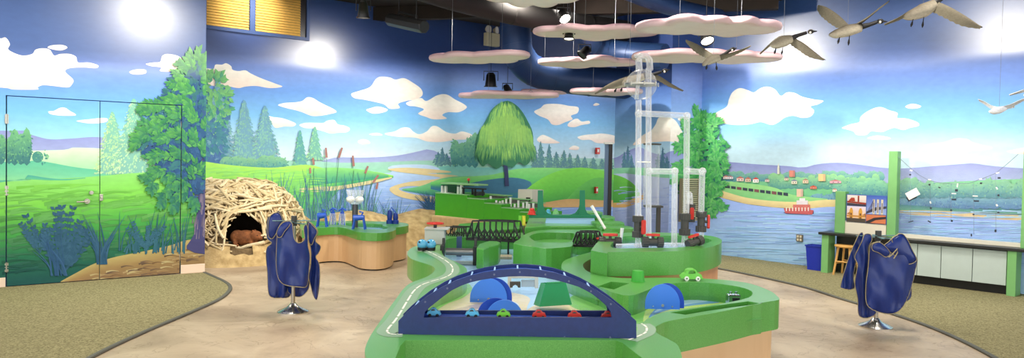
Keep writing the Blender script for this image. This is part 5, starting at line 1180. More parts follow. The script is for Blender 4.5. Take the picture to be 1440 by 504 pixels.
def bib(outline, Y, bulge, fold, label, group, nlines=None, seed=0, curve=0.0, neck=None):
    """apron: outline in photo points at depth Y, curved in depth and folded"""
    rr = random.Random(seed); O = smooth_loop(outline, 4); cx = sum(p[0] for p in O)/len(O); x0, x1 = min(p[0] for p in O), max(p[0] for p in O); y0, y1 = min(p[1] for p in O), max(p[1] for p in O)
    ph = [rr.uniform(0, 6) for _ in range(4)]
    def dep(x, y):
        u = (x-x0)/(x1-x0)*2-1; v = (y-y0)/(y1-y0)
        return Y - bulge*(1-u*u) + curve*u + fold*(1.2*sin(u*5+ph[0]+v*1.5)*v+.7*sin(u*9+ph[1]+v*2)*v+.6*sin(v*7+u*3+ph[2])+.35*sin(v*13-u*6+ph[3]))
    def dep_s(x, y): return dep(x, y)
    bm = bmesh.new(); vs = [bm.verts.new((p[0], p[1], 0)) for p in O]; bm.faces.new(vs)
    for k in range(1, 22):
        X = x0+(x1-x0)*k/22; bmesh.ops.bisect_plane(bm, geom=bm.verts[:]+bm.edges[:]+bm.faces[:], plane_co=(X, 0, 0), plane_no=(1, 0, 0))
    for k in range(1, 26):
        Yy = y0+(y1-y0)*k/26; bmesh.ops.bisect_plane(bm, geom=bm.verts[:]+bm.edges[:]+bm.faces[:], plane_co=(0, Yy, 0), plane_no=(0, 1, 0))
    bm.verts.index_update(); q = MB(); q.v = [tuple(aty(v.co.x, v.co.y, dep(v.co.x, v.co.y))) for v in bm.verts]; q.f = [tuple(v.index for v in f.verts) for f in bm.faces]; q.mi = [0]*len(q.f); bm.free()
    c = aty(cx, y0, Y); t = empty('apron', c, label, 'apron', group); q.build('cloth', vinyl, t, smooth=80, solid=.006)
    q = MB(); pts = [aty(p[0], p[1], dep(p[0], p[1])-.004) for p in O]; q.tube(pts+[pts[0]], .0034, n=6, cap=False); q.build('piping', piping, t, smooth=60)
    return t
GL = 'blue aprons on the left stand'; GR = 'blue aprons on the right stand'
SL = atz(412, 439); SR = atz(1231, 460); yl, yr = SL[1], SR[1]
stand((SL[0], SL[1], 0), aty(412, 309, yl)[2], 'chrome-based apron stand hung with blue aprons, between lodge and round table')
stand((SR[0], SR[1], 0), aty(1236, 330, yr)[2], 'chrome-based apron stand hung with blue aprons, in front of the long counter')
bib([(385,304),(391,297),(396,302),(399,312),(399,330),(402,345),(404,370),(406,395),(408,416),(396,419.5),(381,418),(377,408),(376,385),(374,360),(376,348),(382,342),(376,336),(375,322),(377,306)], yl+.06, .05, .02, 'blue apron hanging at the left of the left stand, behind the front one', GL, seed=1)
bib([(404,404),(404,380),(420,376),(434,384),(435,400),(432,410),(421,418),(407,413)], yl+.05, .03, .012, 'blue apron at the back of the left stand, only its hem showing', GL, seed=2)
bib([(390.5,325),(393,318),(398,312),(406,311),(411,315),(412,324),(414,336),(420,342),(428,337),(427,322),(430,316),(433,322),(433,345),(436,362),(434,385),(433,397),(430,404),(420,404),(404,402),(396,398),(391,390),(388.5,372),(389,345)], yl-.16, .07, .016, 'blue apron facing the viewer on the left stand, with U-shaped neck opening', GL, seed=3)
bib([(433,312),(440,316),(447,325),(445,333),(444,340),(451,347),(448,356),(444,362),(449,372),(450,390),(448,410),(445,422),(440,414),(437,402),(434,390),(437,372),(437,350),(433,335),(431,322)], yl-.02, .03, .02, 'blue apron with a ruffled edge at the right of the left stand', GL, seed=4)
bib([(1208,330),(1213,328),(1213,342),(1208,356),(1203,372),(1200,392),(1202,404),(1195,408),(1185,406),(1182,402),(1188,380),(1196,356),(1203,340)], yr+.04, .04, .014, 'leftmost blue apron of the right stand, hanging behind the others', GR, seed=5)
bib([(1216,330),(1224,330),(1226,338),(1221,350),(1222,372),(1222,400),(1226,425),(1232,440),(1222,447),(1212,447),(1207,441),(1206,420),(1202,400),(1204,385),(1206,372),(1202,362),(1207,350),(1212,340)], yr-.06, .05, .016, 'blue apron left of centre on the right stand, its hem lowest of all', GR, seed=6)
bib([(1270,352),(1280,350),(1285,362),(1283,385),(1282,405),(1281,418),(1274,424),(1266,418),(1262,395),(1262,370)], yr+.05, .04, .012, 'blue apron at the back right of the right stand, mostly hidden', GR, seed=7)
bib([(1223,350),(1226,343),(1234,341),(1243,345),(1250,350),(1256,345),(1254,337),(1258,333),(1266,330),(1270,334),(1274,340),(1279,344),(1281,350),(1284,358),(1290,366),(1287,380),(1284,395),(1279,412),(1272,428),(1264,438),(1252,442),(1238,440),(1224,434),(1218,424),(1218,400),(1221,375)], yr-.18, .10, .022, 'largest blue apron facing the viewer on the right stand', GR, seed=8)
def flap(pts, Y, name, parent, b=.03):
    O = smooth_loop(pts, 4); cx = sum(p[0] for p in O)/len(O); cy = sum(p[1] for p in O)/len(O); q = MB(); r = max(math.hypot(p[0]-cx, p[1]-cy) for p in O)
    V = []; n = len(O)
    for k in (1, .75, .5, .25, 0): V += [aty(cx+(p[0]-cx)*k, cy+(p[1]-cy)*k, Y-b*(1-k*k)) for p in O]
    q.add(V, [(j*n+i, j*n+(i+1) % n, (j+1)*n+(i+1) % n, (j+1)*n+i) for j in range(4) for i in range(n)]); o = q.build(name, vinyl, parent, smooth=80, solid=.005)
    q = MB(); q.tube([aty(p[0], p[1], Y-.004) for p in O+[O[0]]], .0032, n=6, cap=False); q.build('piping', piping, o, smooth=60)
A7 = bpy.data.objects['apron.007']; A2 = bpy.data.objects['apron.002']; A3 = bpy.data.objects['apron.003']; A0 = bpy.data.objects['apron']
flap([(1243,346),(1250,340),(1257,333),(1268,329),(1276,337),(1283,352),(1289,366),(1278,372),(1266,366),(1256,358),(1248,352)], yr-.26, 'folded_flap', A7)
flap([(1227,344),(1236,341),(1244,346),(1252,356),(1246,362),(1236,356),(1227,352)], yr-.27, 'folded_flap', A7, .02)
flap([(389,327),(394,317),(401,312),(409,312),(406,319),(400,326),(396,333),(391,334)], yl-.22, 'folded_flap', A2, .015)
flap([(434,314),(440,318),(446,326),(442,336),(438,345),(434,338)], yl-.08, 'folded_flap', A3, .02)
flap([(379,306),(390,299),(396,305),(397,316),(390,326),(383,336),(377,330)], yl-.0, 'folded_flap', A0, .02)
q = MB(); q.tube([aty(1250, 362, yr-.3), aty(1255, 358, yr-.32), aty(1262, 350, yr-.32), aty(1262, 356, yr-.33), aty(1257, 364, yr-.33)], .006, n=6); o = q.build('tie', piping, bpy.data.objects['apron.007'], smooth=60)
# ================================================================== COUNTER ALONG THE RIGHT WALL
CF0 = atz(1157, 384.5); CF1 = atz(1431, 419); cu = (CF1-CF0)/np.linalg.norm(CF1-CF0); cn = np.array([cu[1], -cu[0], 0]); cn = cn if cn[1] < 0 else -cn   # towards the room
def onc(x, y, off=0.0): return onpl(x, y, CF0+cn*off, cn)
Lc = np.linalg.norm(CF1-CF0)
def cpt(s, off): return CF0+cu*s+cn*off
def cs(x): return float((onc(x, 350)-CF0)@cu)
def cbox(q, s0, s1, z0, z1, o0, o1): q.prism([tuple(cpt(s, o)[:2]) for s, o in ((s0, o0), (s1, o0), (s1, o1), (s0, o1))], z0, z1); return q
gpost = mat('green_post', (120, 178, 108), .5, var=.05); darkc = mat('counter_black', (34, 36, 34), .35); cab = mat('cabinet_grey_green', (188, 202, 196), .4, var=.03)
ZCT = float(onc(1245, 334, 0)[2]); cn_d = -.20
ct = empty('counter', (*cpt(Lc/2, 0)[:2], 0), 'long low counter with black top and grey doors along the river mural', 'counter')
q = MB(); cbox(q, -.06, Lc+.9, ZCT-.035, ZCT, .05, -.26); q.build('worktop', darkc, ct, bevel=.004)
s_cab = cs(1262)
q = MB(); cbox(q, s_cab, cs(1417), .12, ZCT-.035, -.03, -.24); q.build('carcass', darkc, ct); q = MB(); cbox(q, s_cab, cs(1417), 0, .12, -.06, -.24); q.build('toe_kick', black, ct)
xs = (1262, 1290, 1323.5, 1368, 1416.5)
for i in range(4):
    q = MB(); cbox(q, cs(xs[i])+.004, cs(xs[i+1])-.004, .125, ZCT-.05, -.005, -.03); q.build('door', cab, ct, bevel=.002)
q = MB(); cbox(q, cs(1156), cs(1165.5), 0, ZCT-.035, .02, -.2); q.build('leg', gpost, ct, bevel=.004)
q = MB(); cbox(q, cs(1418), cs(1431), 0, ZCT-.035, .03, -.2); q.build('leg', gpost, ct, bevel=.004)
q = MB(); cbox(q, cs(1166), s_cab, 0.0, ZCT-.035, -.235, -.25); q.build('back_panel', darkc, ct)
q = MB(); cbox(q, cs(1177), cs(1434), ZCT, ZCT+.05, -.16, -.24); q.build('ledge', mat('cream_ledge', (232, 226, 206), .5), ct, bevel=.003)
def wpost(x0, x1, yt, label):
    s0, s1 = cs(x0), cs(x1); zt_ = float(onc((x0+x1)/2, yt, -.14)[2]); q = MB(); cbox(q, s0, s1, ZCT, zt_, -.08, -.20)
    tag(q.build('post', gpost, bevel=.004), label, 'post')
wpost(1169, 1183, 269, 'short green post on the counter, left of the bridge photo board'); wpost(1242.5, 1255, 213, 'tall green post on the counter between photo board and cable display'); wpost(1432, 1446, 213, 'tall green post at the right edge of the photo, end of cable display')
q = MB(); cbox(q, cs(1176), cs(1241), ZCT+.0, float(onc(1210, 312, -.14)[2]), -.10, -.13); tag(q.build('board', mat('cream_board2', (224, 216, 196), .5), bevel=.003), 'cream backing board below the bridge photographs on the counter', 'board')
# photo board with four bridge pictures
pbz0, pbz1 = float(onc(1212, 314, -.12)[2]), float(onc(1212, 274, -.12)[2]); s0, s1 = cs(1184), cs(1242)
pbt = empty('photo_board', (*cpt((s0+s1)/2, -.11)[:2], pbz0), 'photo board with four bridge pictures between two green posts', 'photo board')
q = MB(); cbox(q, s0, s1, pbz0, pbz1, -.10, -.115); q.build('panel', mat('board_blue', (70, 100, 170), .4), pbt)
pp = Paint(cpt(0, -.0985), cn)
def pq(u0, v0, u1, v1): 
    return [(u0, v0), (u1, v0), (u1, v1), (u0, v1)]
def toP(u, v):  # board coords 0..1 -> world
    return cpt(s0+(s1-s0)*u, -.0985+pp.off*1.0) + np.array([0, 0, pbz1-(pbz1-pbz0)*v])
def bpoly(pts, col):
    pp.off += .0004; b = len(pp.v)
    for u, v in pts: pp.v.append(toP(u, v)); pp.c.append(lin(col(u, v) if callable(col) else col))
    pp.f += [tuple(b+i for i in t) for t in tessellate_polygon([[Vector((p[0], p[1], 0)) for p in pts]])]
bpoly(pq(.02,.03,.49,.38), lambda u, v: (240,220,210) if v < .2 else (200,190,190)); bpoly([(.02,.24),(.49,.28),(.49,.34),(.02,.30)], (150,50,30)); bpoly([(.05,.24),(.12,.12),(.2,.12),(.22,.25)], (170,60,36)); bpoly([(.28,.26),(.28,.04),(.32,.04),(.32,.26)], (150,50,30)); bpoly([(.02,.31),(.49,.34),(.49,.40),(.02,.40)], (60,56,70))
bpoly(pq(.02,.42,.49,.97), lambda u, v: (226,214,230) if v < .6 else (240,190,110)); 
for u in (.13, .36): bpoly([(u-.045,.90),(u-.045,.58),(u-.02,.48),(u+.02,.48),(u+.045,.58),(u+.045,.90)], (220,160,60)); bpoly([(u-.02,.86),(u-.02,.66),(u+.02,.66),(u+.02,.86)], (120,80,50))
bpoly([(.02,.74),(.49,.74),(.49,.79),(.02,.79)], (200,140,60)); bpoly([(.02,.70),(.1,.62),(.13,.74)], (180,120,60)); bpoly([(.40,.72),(.49,.64),(.49,.74)], (180,120,60)); bpoly(pq(.02,.84,.49,.97), (80,70,60))
bpoly(pq(.51,.03,.98,.66), lambda u, v: (60,90,180) if v < .3 else (150,170,220)); bpoly([(.51,.66),(.51,.58),(.70,.42),(.98,.36),(.98,.44),(.75,.52)], (60,60,80)); 
for u in (.68, .78, .88): bpoly([(u-.025,.66),(u-.025,.14),(u+.025,.14),(u+.025,.66)], (206,196,170)); bpoly([(u-.01,.6),(u-.01,.26),(u+.01,.26),(u+.01,.6)], (90,90,120))
for k in range(6): bpoly([(.68,.14),(.685,.14),(.52+.02*k,.6),(.515+.02*k,.6)], (90,90,120))
bpoly(pq(.51,.68,.98,.97), (206,120,80)); bpoly([(.51,.92),(.70,.78),(.98,.72),(.98,.80),(.74,.86),(.60,.97),(.51,.97)], (50,46,50))
pm = pp.clipped([]); pm.build('photograph', paintmat('photo_print', rough=.3, nvar=0.02), pbt)
# clear panel with hanging cables
cp = empty('cable_display', (*cpt((cs(1256)+cs(1432))/2, -.12)[:2], ZCT), 'clear suspension-cable display panel with small white weights hanging between two tall green posts', 'display panel')
q = MB(); zt_ = float(onc(1340, 214, -.14)[2]); cbox(q, cs(1256), cs(1432), ZCT+.05, zt_-.05, -.135, -.145); q.build('pane', clearmat('clear_sheet', base=.02, thr=.1), cp)
cab_m = mat('thin_cable', (120, 130, 150), .5)
def cw(x, y, off=-.10): return onc(x, y, off)
cable = [(1257,215),(1275,232),(1292,246),(1306,254),(1325,258),(1343,259),(1363,258),(1380,252),(1400,244),(1415,232),(1432,217)]
q = MB(); q.tube([cw(*p) for p in cable], .003, n=6); q.build('cable', cab_m, cp, smooth=60)
for x, y1 in ((1280,312),(1308,312),(1337,310),(1369,330),(1400,328)):
    y0 = np.interp(x, [p[0] for p in cable], [p[1] for p in cable]); q = MB(); q.tube([cw(x, y0), cw(x+.5, y1)], .0016, n=5); q.build('string', cab_m, cp)
wht = mat('paper_white', (240, 238, 230), .5); dkp = mat('dark_clip', (44, 50, 64), .5)
def wbx(x, y, w, h, m=wht, ang=0, name='weight', off=-.09, th=.012):
    a = cw(x, y, off); M = Matrix.Rotation(math.atan2(cu[1], cu[0]), 3, 'Z') @ Matrix.Rotation(radians(ang), 3, 'Y'); q = MB(); q.box(a, (w, th, h), M=M); q.build(name, m, cp, bevel=.001)
wbx(1283.5, 273, .155, .10, ang=-32); wbx(1282, 278, .12, .06, dkp, -32, 'clip', -.11)
for x, y, w, h, a in ((1281.5,240,.03,.016,20),(1307.5,253,.035,.014,10),(1346.5,261,.012,.05,5),(1341.5,272.5,.05,.012,0),(1371.5,276,.055,.012,0),(1379,252,.03,.014,-5),(1403,243.5,.035,.014,-10),(1402,265,.014,.03,-30),(1402,289,.018,.025,-30),(1308.5,285,.014,.03,-20)): wbx(x, y, w, h, wht, a)
for x, y, w, h, a in ((1280,246,.02,.02,0),(1307,260,.02,.02,0),(1321,264,.025,.014,20),(1345,268,.03,.03,0),(1341.5,281,.05,.02,0),(1373,283,.055,.018,0),(1379.5,258,.022,.02,0),(1405,250.5,.03,.02,0),(1404,275,.02,.025,0),(1404,299,.02,.02,0),(1309,293,.02,.02,0),(1337.5,296,.02,.02,0),(1338.5,311,.02,.025,0),(1369,302,.02,.016,0),(1281,312,.06,.01,-20),(1307,312,.04,.014,30),(1400,325,.02,.03,0),(1366,331,.014,.03,0)): wbx(x, y, w, h, dkp, a, 'clip')
# stool, recycling bin, outlet
st0 = cpt(cs(1190), -.02); st0[2] = 0; stm = mat('pine', (214, 164, 92), .5, var=.1, scale=12, stretch=(1, 1, .2)); hS = float(onc(1190, 345, 0)[2])
st = empty('stool', st0, 'small pine stool with splayed legs tucked under the left end of the counter', 'stool')
q = MB(); q.lathe([(0, hS-.03), (.15, hS-.03), (.16, hS-.02), (.16, hS-.006), (.15, hS), (0, hS)], st0, 32); q.build('seat', stm, st, smooth=40)
for k in range(4):
    a = pi/4+k*pi/2+AN; q = MB(); q.cyl(st0+np.array([.17*cos(a), .17*sin(a), 0]), st0+np.array([.11*cos(a), .11*sin(a), hS-.028]), .014, .016, n=12); q.build('leg', stm, st, smooth=40)
    b = a+pi/2; z = .17+.03*(k % 2); q = MB(); q.cyl(st0+np.array([.15*cos(a), .15*sin(a), z]), st0+np.array([.15*cos(b), .15*sin(b), z]), .009, n=10); q.build('rung', stm, st, smooth=40)
a = atz(1148, 381); hb = .30; ang = math.atan2(cu[1], cu[0]); bt = empty('recycling_bin', a, 'blue plastic recycling bin on the carpet at the left end of the counter', 'bin')
def frus(w0, d0, w1, d1, z0, z1): 
    R = Matrix.Rotation(ang, 3, 'Z'); return [Vector((float(a[0]), float(a[1]), 0))+R @ Vector((sx*w/2, sy*d/2, z)) for w, d, z in ((w0, d0, z0), (w1, d1, z1)) for sx, sy in ((-1,-1),(1,-1),(1,1),(-1,1))]
hz = float(aty(1148, 345, a[1])[2]); q = MB(); o_v = frus(.20, .15, .25, .20, 0, hz); i_v = frus(.19, .14, .24, .19, .008, hz)
q.add(o_v+i_v, [(3,2,1,0),(0,1,5,4),(1,2,6,5),(2,3,7,6),(3,0,4,7),(8,9,10,11),(9,8,12,13),(10,9,13,14),(11,10,14,15),(8,11,15,12),(4,5,13,12),(5,6,14,13),(6,7,15,14),(7,4,12,15)]); q.build('body', mat('bin_blue', (34, 52, 170), .35), bt, bevel=.004)
q = MB(); r_v = frus(.262, .212, .268, .218, hz-.02, hz); r_i = frus(.24, .19, .24, .19, hz-.02, hz); q.add(r_v+r_i, [(0,1,5,4),(1,2,6,5),(2,3,7,6),(3,0,4,7),(9,8,12,13),(10,9,13,14),(11,10,14,15),(8,11,15,12),(4,5,13,12),(5,6,14,13),(6,7,15,14),(7,4,12,15),(1,0,8,9),(2,1,9,10),(3,2,10,11),(0,3,11,8)]); q.build('rim', bpy.data.materials['bin_blue'], bt)
def onr(x, y, off=0.0): return onpl(x, y, R0, nB) + nB*off
a = onr(1126.5, 335, .04); t = empty('wall_outlet', a, 'dark four-socket electrical outlet plate low on the river mural', 'outlet'); q = MB(); q.box(a, (.105, .02, .105), BN); q.build('plate', mat('bronze_plate', (112, 104, 86), .4), t, bevel=.003)
for dx in (-1, 1):
    for dz in (-1, 1): q = MB(); q.box(a+dB*dx*.022+nB*.010+np.array([0, 0, dz*.024]), (.028, .012, .034), BN); q.build('socket', mat('ivory', (226, 216, 190), .4) if 'ivory' not in bpy.data.materials else bpy.data.materials['ivory'], t)
# fire alarm pulls on the back wall, louvre, black post, tank
for x, y, lb in ((838, 212.5, 'red fire alarm box with white front, high on the back mural'), (836, 267.5, 'red fire alarm box on the green hill of the back mural')):
    a = onb(x, y, .05); t = empty('fire_alarm', a, lb, 'fire alarm'); q = MB(); q.box(a, (.10 if y < 250 else .07, .05, .14), AN); q.build('box', red, t, bevel=.006); q = MB(); q.box(a+nA*.027-dA*.01*(y < 250)+np.array([0, 0, .005]), (.045, .008, .06), AN); q.build('face', white, t)
YV = 12.55; a0 = onpl(952, 300, K940, nA); a1 = onpl(976, 300, K940, nA); gz1 = onpl(964, 251, K940, nA)[2]; gz0 = .55
lv = empty('wall_louvre', ((a0[0]+a1[0])/2, (a0[1]+a1[1])/2, gz0), 'narrow louvred vent with cream slats behind the clear pipes', 'vent'); W_ = float(np.linalg.norm((a1-a0)[:2])); mid = (a0+a1)/2
q = MB(); q.box((mid[0]+nA[0]*.055, mid[1]+nA[1]*.055, (gz0+gz1)/2), (W_, .01, gz1-gz0), AN); q.build('back_plate', mat('louvre_dark', (70, 76, 70), .6), lv)
for k in range(22):
    z = gz0+(gz1-gz0)*(k+.5)/22; q = MB(); M = Matrix.Rotation(AN, 3, 'Z') @ Matrix.Rotation(radians(35), 3, 'X'); q.box((mid[0]+nA[0]*.075, mid[1]+nA[1]*.075, z), (W_-.02, .026, .006), M=M); q.build('slat', mat('louvre_cream', (196, 190, 160), .5) if 'louvre_cream' not in bpy.data.materials else bpy.data.materials['louvre_cream'], lv)
for s in (0, 1): p = (a0, a1)[s]; q = MB(); q.box((p[0]+nA[0]*.07, p[1]+nA[1]*.07, (gz0+gz1)/2), (.03, .045, gz1-gz0), AN); q.build('frame', mat('louvre_frame', (120, 110, 86), .5) if 'louvre_frame' not in bpy.data.materials else bpy.data.materials['louvre_frame'], lv)
a = aty(856.5, 300, 12.4); zt_ = float(aty(855, 203, 12.4)[2]); t = empty('display_post', (a[0], a[1], 0), 'tall black post with a pale cap, beside the dark column', 'post')
q = MB(); q.box((a[0], a[1], zt_/2), (.055, .10, zt_)); q.build('post', black, t, bevel=.004); q = MB(); q.box((a[0]-.062, a[1], zt_/2), (.065, .03, zt_)); q.build('side_plate', mat('smoky_blue', (74, 100, 130), .3), t); q = MB(); q.box((a[0]-.03, a[1], zt_+.015), (.15, .12, .03)); q.build('cap', greyp, t)
a = aty(915, 300, 9.6); tk = empty('clear_cylinder', (a[0], a[1], .5), 'clear cylinder tank with a dark lid on a dark bracket behind the pipes', 'tank'); z1_ = float(aty(914, 204, 9.6)[2]); z0_ = float(aty(914, 289, 9.6)[2])
q = MB(); q.cyl((a[0], a[1], z0_), (a[0], a[1], z1_), .10, n=28, cap=False); q.build('tube', clearmat('tank_clear', base=.06, thr=.15), tk, smooth=50); q = MB(); q.cyl((a[0], a[1], z1_), (a[0], a[1], z1_+.02), .115, n=28); q.build('lid', dgrey, tk)
q = MB(); q.box((a[0]+.03, a[1], z0_-.012), (.22, .2, .024)); q.build('shelf', dgrey, tk); q = MB(); q.box((a[0]+.10, a[1], (z0_-.02)/2), (.05, .05, z0_-.02)); q.build('leg', dgrey, tk)
# ================================================================== HANGING CLOUDS
cloudm = paintmat('cloud_foam', rough=.6, spec=.2, bscale=6, nvar=.03); wire = mat('hanger_wire', (120, 124, 130), .4, .6)
def cloud_slab(x0, x1, y0, y1, Z0, Z1, D, label, lobes=5, seed=0, wires=(.2, .8), thick=.075):
    rr = random.Random(seed); A = aty(x0, y0, Z0); B = aty(x1, y1, Z1); z = (A[2]+B[2])/2; L = np.linalg.norm((B-A)[:2]); u = (B-A)/np.linalg.norm(B-A); u[2] = 0; u /= np.linalg.norm(u); w = np.array([-u[1], u[0], 0]); C = (A+B)/2; C = np.array([C[0], C[1], 0])
    # plan outline: union of lobes sampled in polar form
    cs_ = [(-.5*L+L*(i+.5)/lobes, rr.uniform(-.12, .12)*D, (L/lobes)*rr.uniform(.66, .84), D*.5*(1 if 0 < i < lobes-1 else .62)*rr.uniform(.82, 1.05)) for i in range(lobes)]
    cs_[0] = (-.5*L+cs_[0][2], *cs_[0][1:]); cs_[-1] = (.5*L-cs_[-1][2], *cs_[-1][1:])
    n = 96; out = []
    for i in range(n):
        a = 2*pi*i/n; ux, uy = cos(a)*L*.55, sin(a)*D*.7; best = 0
        for t in np.linspace(0, 1.0, 60):
            X, Y = ux*t, uy*t
            if any(((X-c[0])/c[2])**2+((Y-c[1])/c[3])**2 <= 1 for c in cs_): best = t
        out.append((ux*best, uy*best))
    out = [tuple((np.array(out[i-1])+2*np.array(out[i])+np.array(out[(i+1) % n]))/4) for i in range(n)]
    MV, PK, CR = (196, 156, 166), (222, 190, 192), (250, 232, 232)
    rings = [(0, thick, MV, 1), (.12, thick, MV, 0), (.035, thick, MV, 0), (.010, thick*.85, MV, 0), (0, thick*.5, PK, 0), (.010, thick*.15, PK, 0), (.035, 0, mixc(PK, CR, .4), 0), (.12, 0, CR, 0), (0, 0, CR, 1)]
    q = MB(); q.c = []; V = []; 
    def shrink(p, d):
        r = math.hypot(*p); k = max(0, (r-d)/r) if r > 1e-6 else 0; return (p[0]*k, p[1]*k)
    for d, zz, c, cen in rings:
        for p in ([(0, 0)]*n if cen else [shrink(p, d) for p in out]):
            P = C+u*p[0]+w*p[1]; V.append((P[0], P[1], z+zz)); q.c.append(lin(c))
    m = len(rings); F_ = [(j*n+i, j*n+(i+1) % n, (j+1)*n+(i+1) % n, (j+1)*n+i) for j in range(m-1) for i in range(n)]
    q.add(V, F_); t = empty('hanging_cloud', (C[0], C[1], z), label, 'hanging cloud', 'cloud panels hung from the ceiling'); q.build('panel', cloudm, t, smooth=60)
    for s in wires:
        P = C+u*(s-.5)*L*.9; b = MB(); b.tube([(P[0], P[1], z+thick), (P[0], P[1], ZC)], .0025, n=5); b.build('wire', wire, t)
        b = MB(); b.tube([tuple(P+u*.035*cos(k)+np.array([0, 0, z+thick+.035*sin(k)])) for k in np.linspace(0, pi, 8)], .004, n=6); b.build('hook', wire, t)
cloud_slab(611, 749, 86, 84, 10.6, 9.9, .95, 'hanging cloud panel at far left, below the emergency light', 4, 1, (.15, .72))
cloud_slab(641, 787, 134, 140, 12.4, 12.0, .85, 'hanging cloud panel just over the willow top', 4, 2, (.3, .75))
cloud_slab(732, 798, 131, 134, 12.9, 12.9, .5, 'small hanging cloud panel behind the one over the willow', 3, 3, (.5,))
cloud_slab(749, 928, 47, 52, 9.7, 9.5, .9, 'hanging cloud panel in the top middle, left of the largest ones', 5, 4, (.25, .78))
cloud_slab(755, 897, 88, 94, 11.1, 10.9, .85, 'hanging cloud panel in front of the bent blue duct', 4, 5, (.35, .8))
cloud_slab(893, 1102, 40, 43, 7.9, 7.8, .95, 'upper right long hanging cloud panel, above the first goose', 5, 6, (.28, .74))
cloud_slab(886, 1101, 83, 87, 9.6, 9.4, 1.05, 'lower right long hanging cloud panel, behind the first goose', 5, 7, (.3, .72))
cloud_slab(801, 905, 129, 135, 12.2, 12.0, .8, 'hanging cloud panel behind the glass globe', 4, 8, (.3,))
cloud_slab(676, 818, -3, -1, 7.4, 7.3, .85, 'hanging cloud panel cut by the top edge of the photo', 4, 9, (.3, .7))
# ================================================================== DUCTS
ductm = mat('duct_navy', (38, 64, 108), .42, .15, var=.08, scale=4); ductd = mat('duct_grey', (30, 27, 26), .8, .0)
def duct(pts, r, label, m, seams=True):
    W = [aty(*p) for p in pts]; S = smooth_loop([tuple(p) for p in W], 8, False); c = W[0]; t = empty('air_duct', W[len(W)//2], label, 'duct')
    q = MB(); q.tube(S, r, n=40); q.build('pipe', m, t, smooth=50)
    if seams:
        for k in range(6, len(S)-2, 7):
            d = S[k+1]-S[k]; d /= np.linalg.norm(d); q = MB(); q.cyl(S[k]-d*.012, S[k]+d*.012, r*1.025, n=40); q.build('seam_ring', m, t, smooth=40)
zcy = lambda x, Y: 252-(ZC-.02-CH)*F/Y-28
duct([(725, zcy(725, 12.6), 12.6), (725, 20, 12.6), (725, 50, 12.6), (729, 75, 12.6), (745, 96, 12.7), (775, 107, 12.8), (830, 114, 12.9), (905, 120, 13.0)], .26, 'large navy round duct dropping from the ceiling and bending right, left one', ductm)
duct([(823, zcy(823, 12.0), 12.0), (823, 10, 12.0), (823, 36, 12.0), (830, 58, 12.0), (848, 70, 12.1), (880, 76, 12.0), (935, 80, 11.6)], .20, 'navy round duct dropping behind the glass globe, right one', ductm)
duct([(820, -42, 8.6), (880, -14, 8.9), (940, 8, 9.3), (1010, 24, 10.2)], .11, 'slim navy duct running along the ceiling above the right clouds', ductm, False)
duct([(560, -26, 10.2), (660, 4, 10.8), (760, 26, 11.4), (880, 44, 12.2)], .17, 'dark grey duct running under the ceiling', ductd)
# ================================================================== LIGHT FIXTURES
lens = mat('lamp_lens', (255, 244, 224), .3, emit=9.0); lensdim = mat('lamp_lens_soft', (255, 240, 214), .3, emit=2.0)
def fixture(x, y, Y, d, label, r=.06, L=.16, on=True, lm=None):
    c = aty(x, y, Y); d = Vector(d).normalized(); C = Vector([float(v) for v in c]); t = empty('track_light', c, label, 'track light', 'ceiling track lights')
    q = MB(); q.cyl(C-d*L, C, r*.75, r, n=24, cap=False); q.cyl(C-d*L*1.2, C-d*L, r*.45, r*.75, n=24); q.cyl(C-d*.01, C+d*.006, r*1.15, n=24, cap=False); q.build('housing', black, t, smooth=40)
    q = MB(); q.cyl(C-d*.012, C-d*.008, r*.95, n=24); q.build('lens', (lm or lens) if on else dgrey, t)
    q = MB(); s = d.orthogonal().normalized(); s = Vector((1, 0, 0)) if abs(d.x) < .8 else Vector((0, 1, 0)); mid = C-d*L*.5
    q.tube([mid-s*r*1.2, mid-s*r*1.2+Vector((0, 0, L*.8)), mid+s*r*1.2+Vector((0, 0, L*.8)), mid+s*r*1.2], .008, n=6); q.tube([mid+Vector((0, 0, L*.8)), Vector((mid.x, mid.y, ZC))], .004, n=6); q.build('yoke', black, t)
    return t
fixture(511, 25, 9.6, (0, .1, -1), 'black can light hanging at the top left, lens down', .075, .18)
fixture(652, -2, 9.0, (0, .25, -1), 'bright track light at the very top, left of the cut-off cloud', .08)
fixture(779, 5, 7.9, (0, .15, -1), 'bright track light under the cut-off cloud', .06)
fixture(795, 27, 9.4, (.35, -.6, -.75), 'tilted bright track light above the middle cloud', .07, .13)
fixture(800, 55, 9.5, (0, -.1, -1), 'bright track light peeking below the middle cloud', .06, .12)
fixture(690, 122, 12.8, (0, .1, -1), 'black pendant spotlight just over the cloud above the willow', .10, .2, True, lensdim)
fixture(716, 131, 12.6, (.5, 0, -1), 'small black spotlight right of the pendant over the willow cloud', .07, .13, False)
fixture(818, 78, 10.3, (-.6, -.2, -.7), 'small black spotlight standing over the duct-side cloud', .07, .13, False)
fixture(995, 58, 9.0, (.15, -.5, -.8), 'bright track light between the two long right-hand clouds', .075, .14)
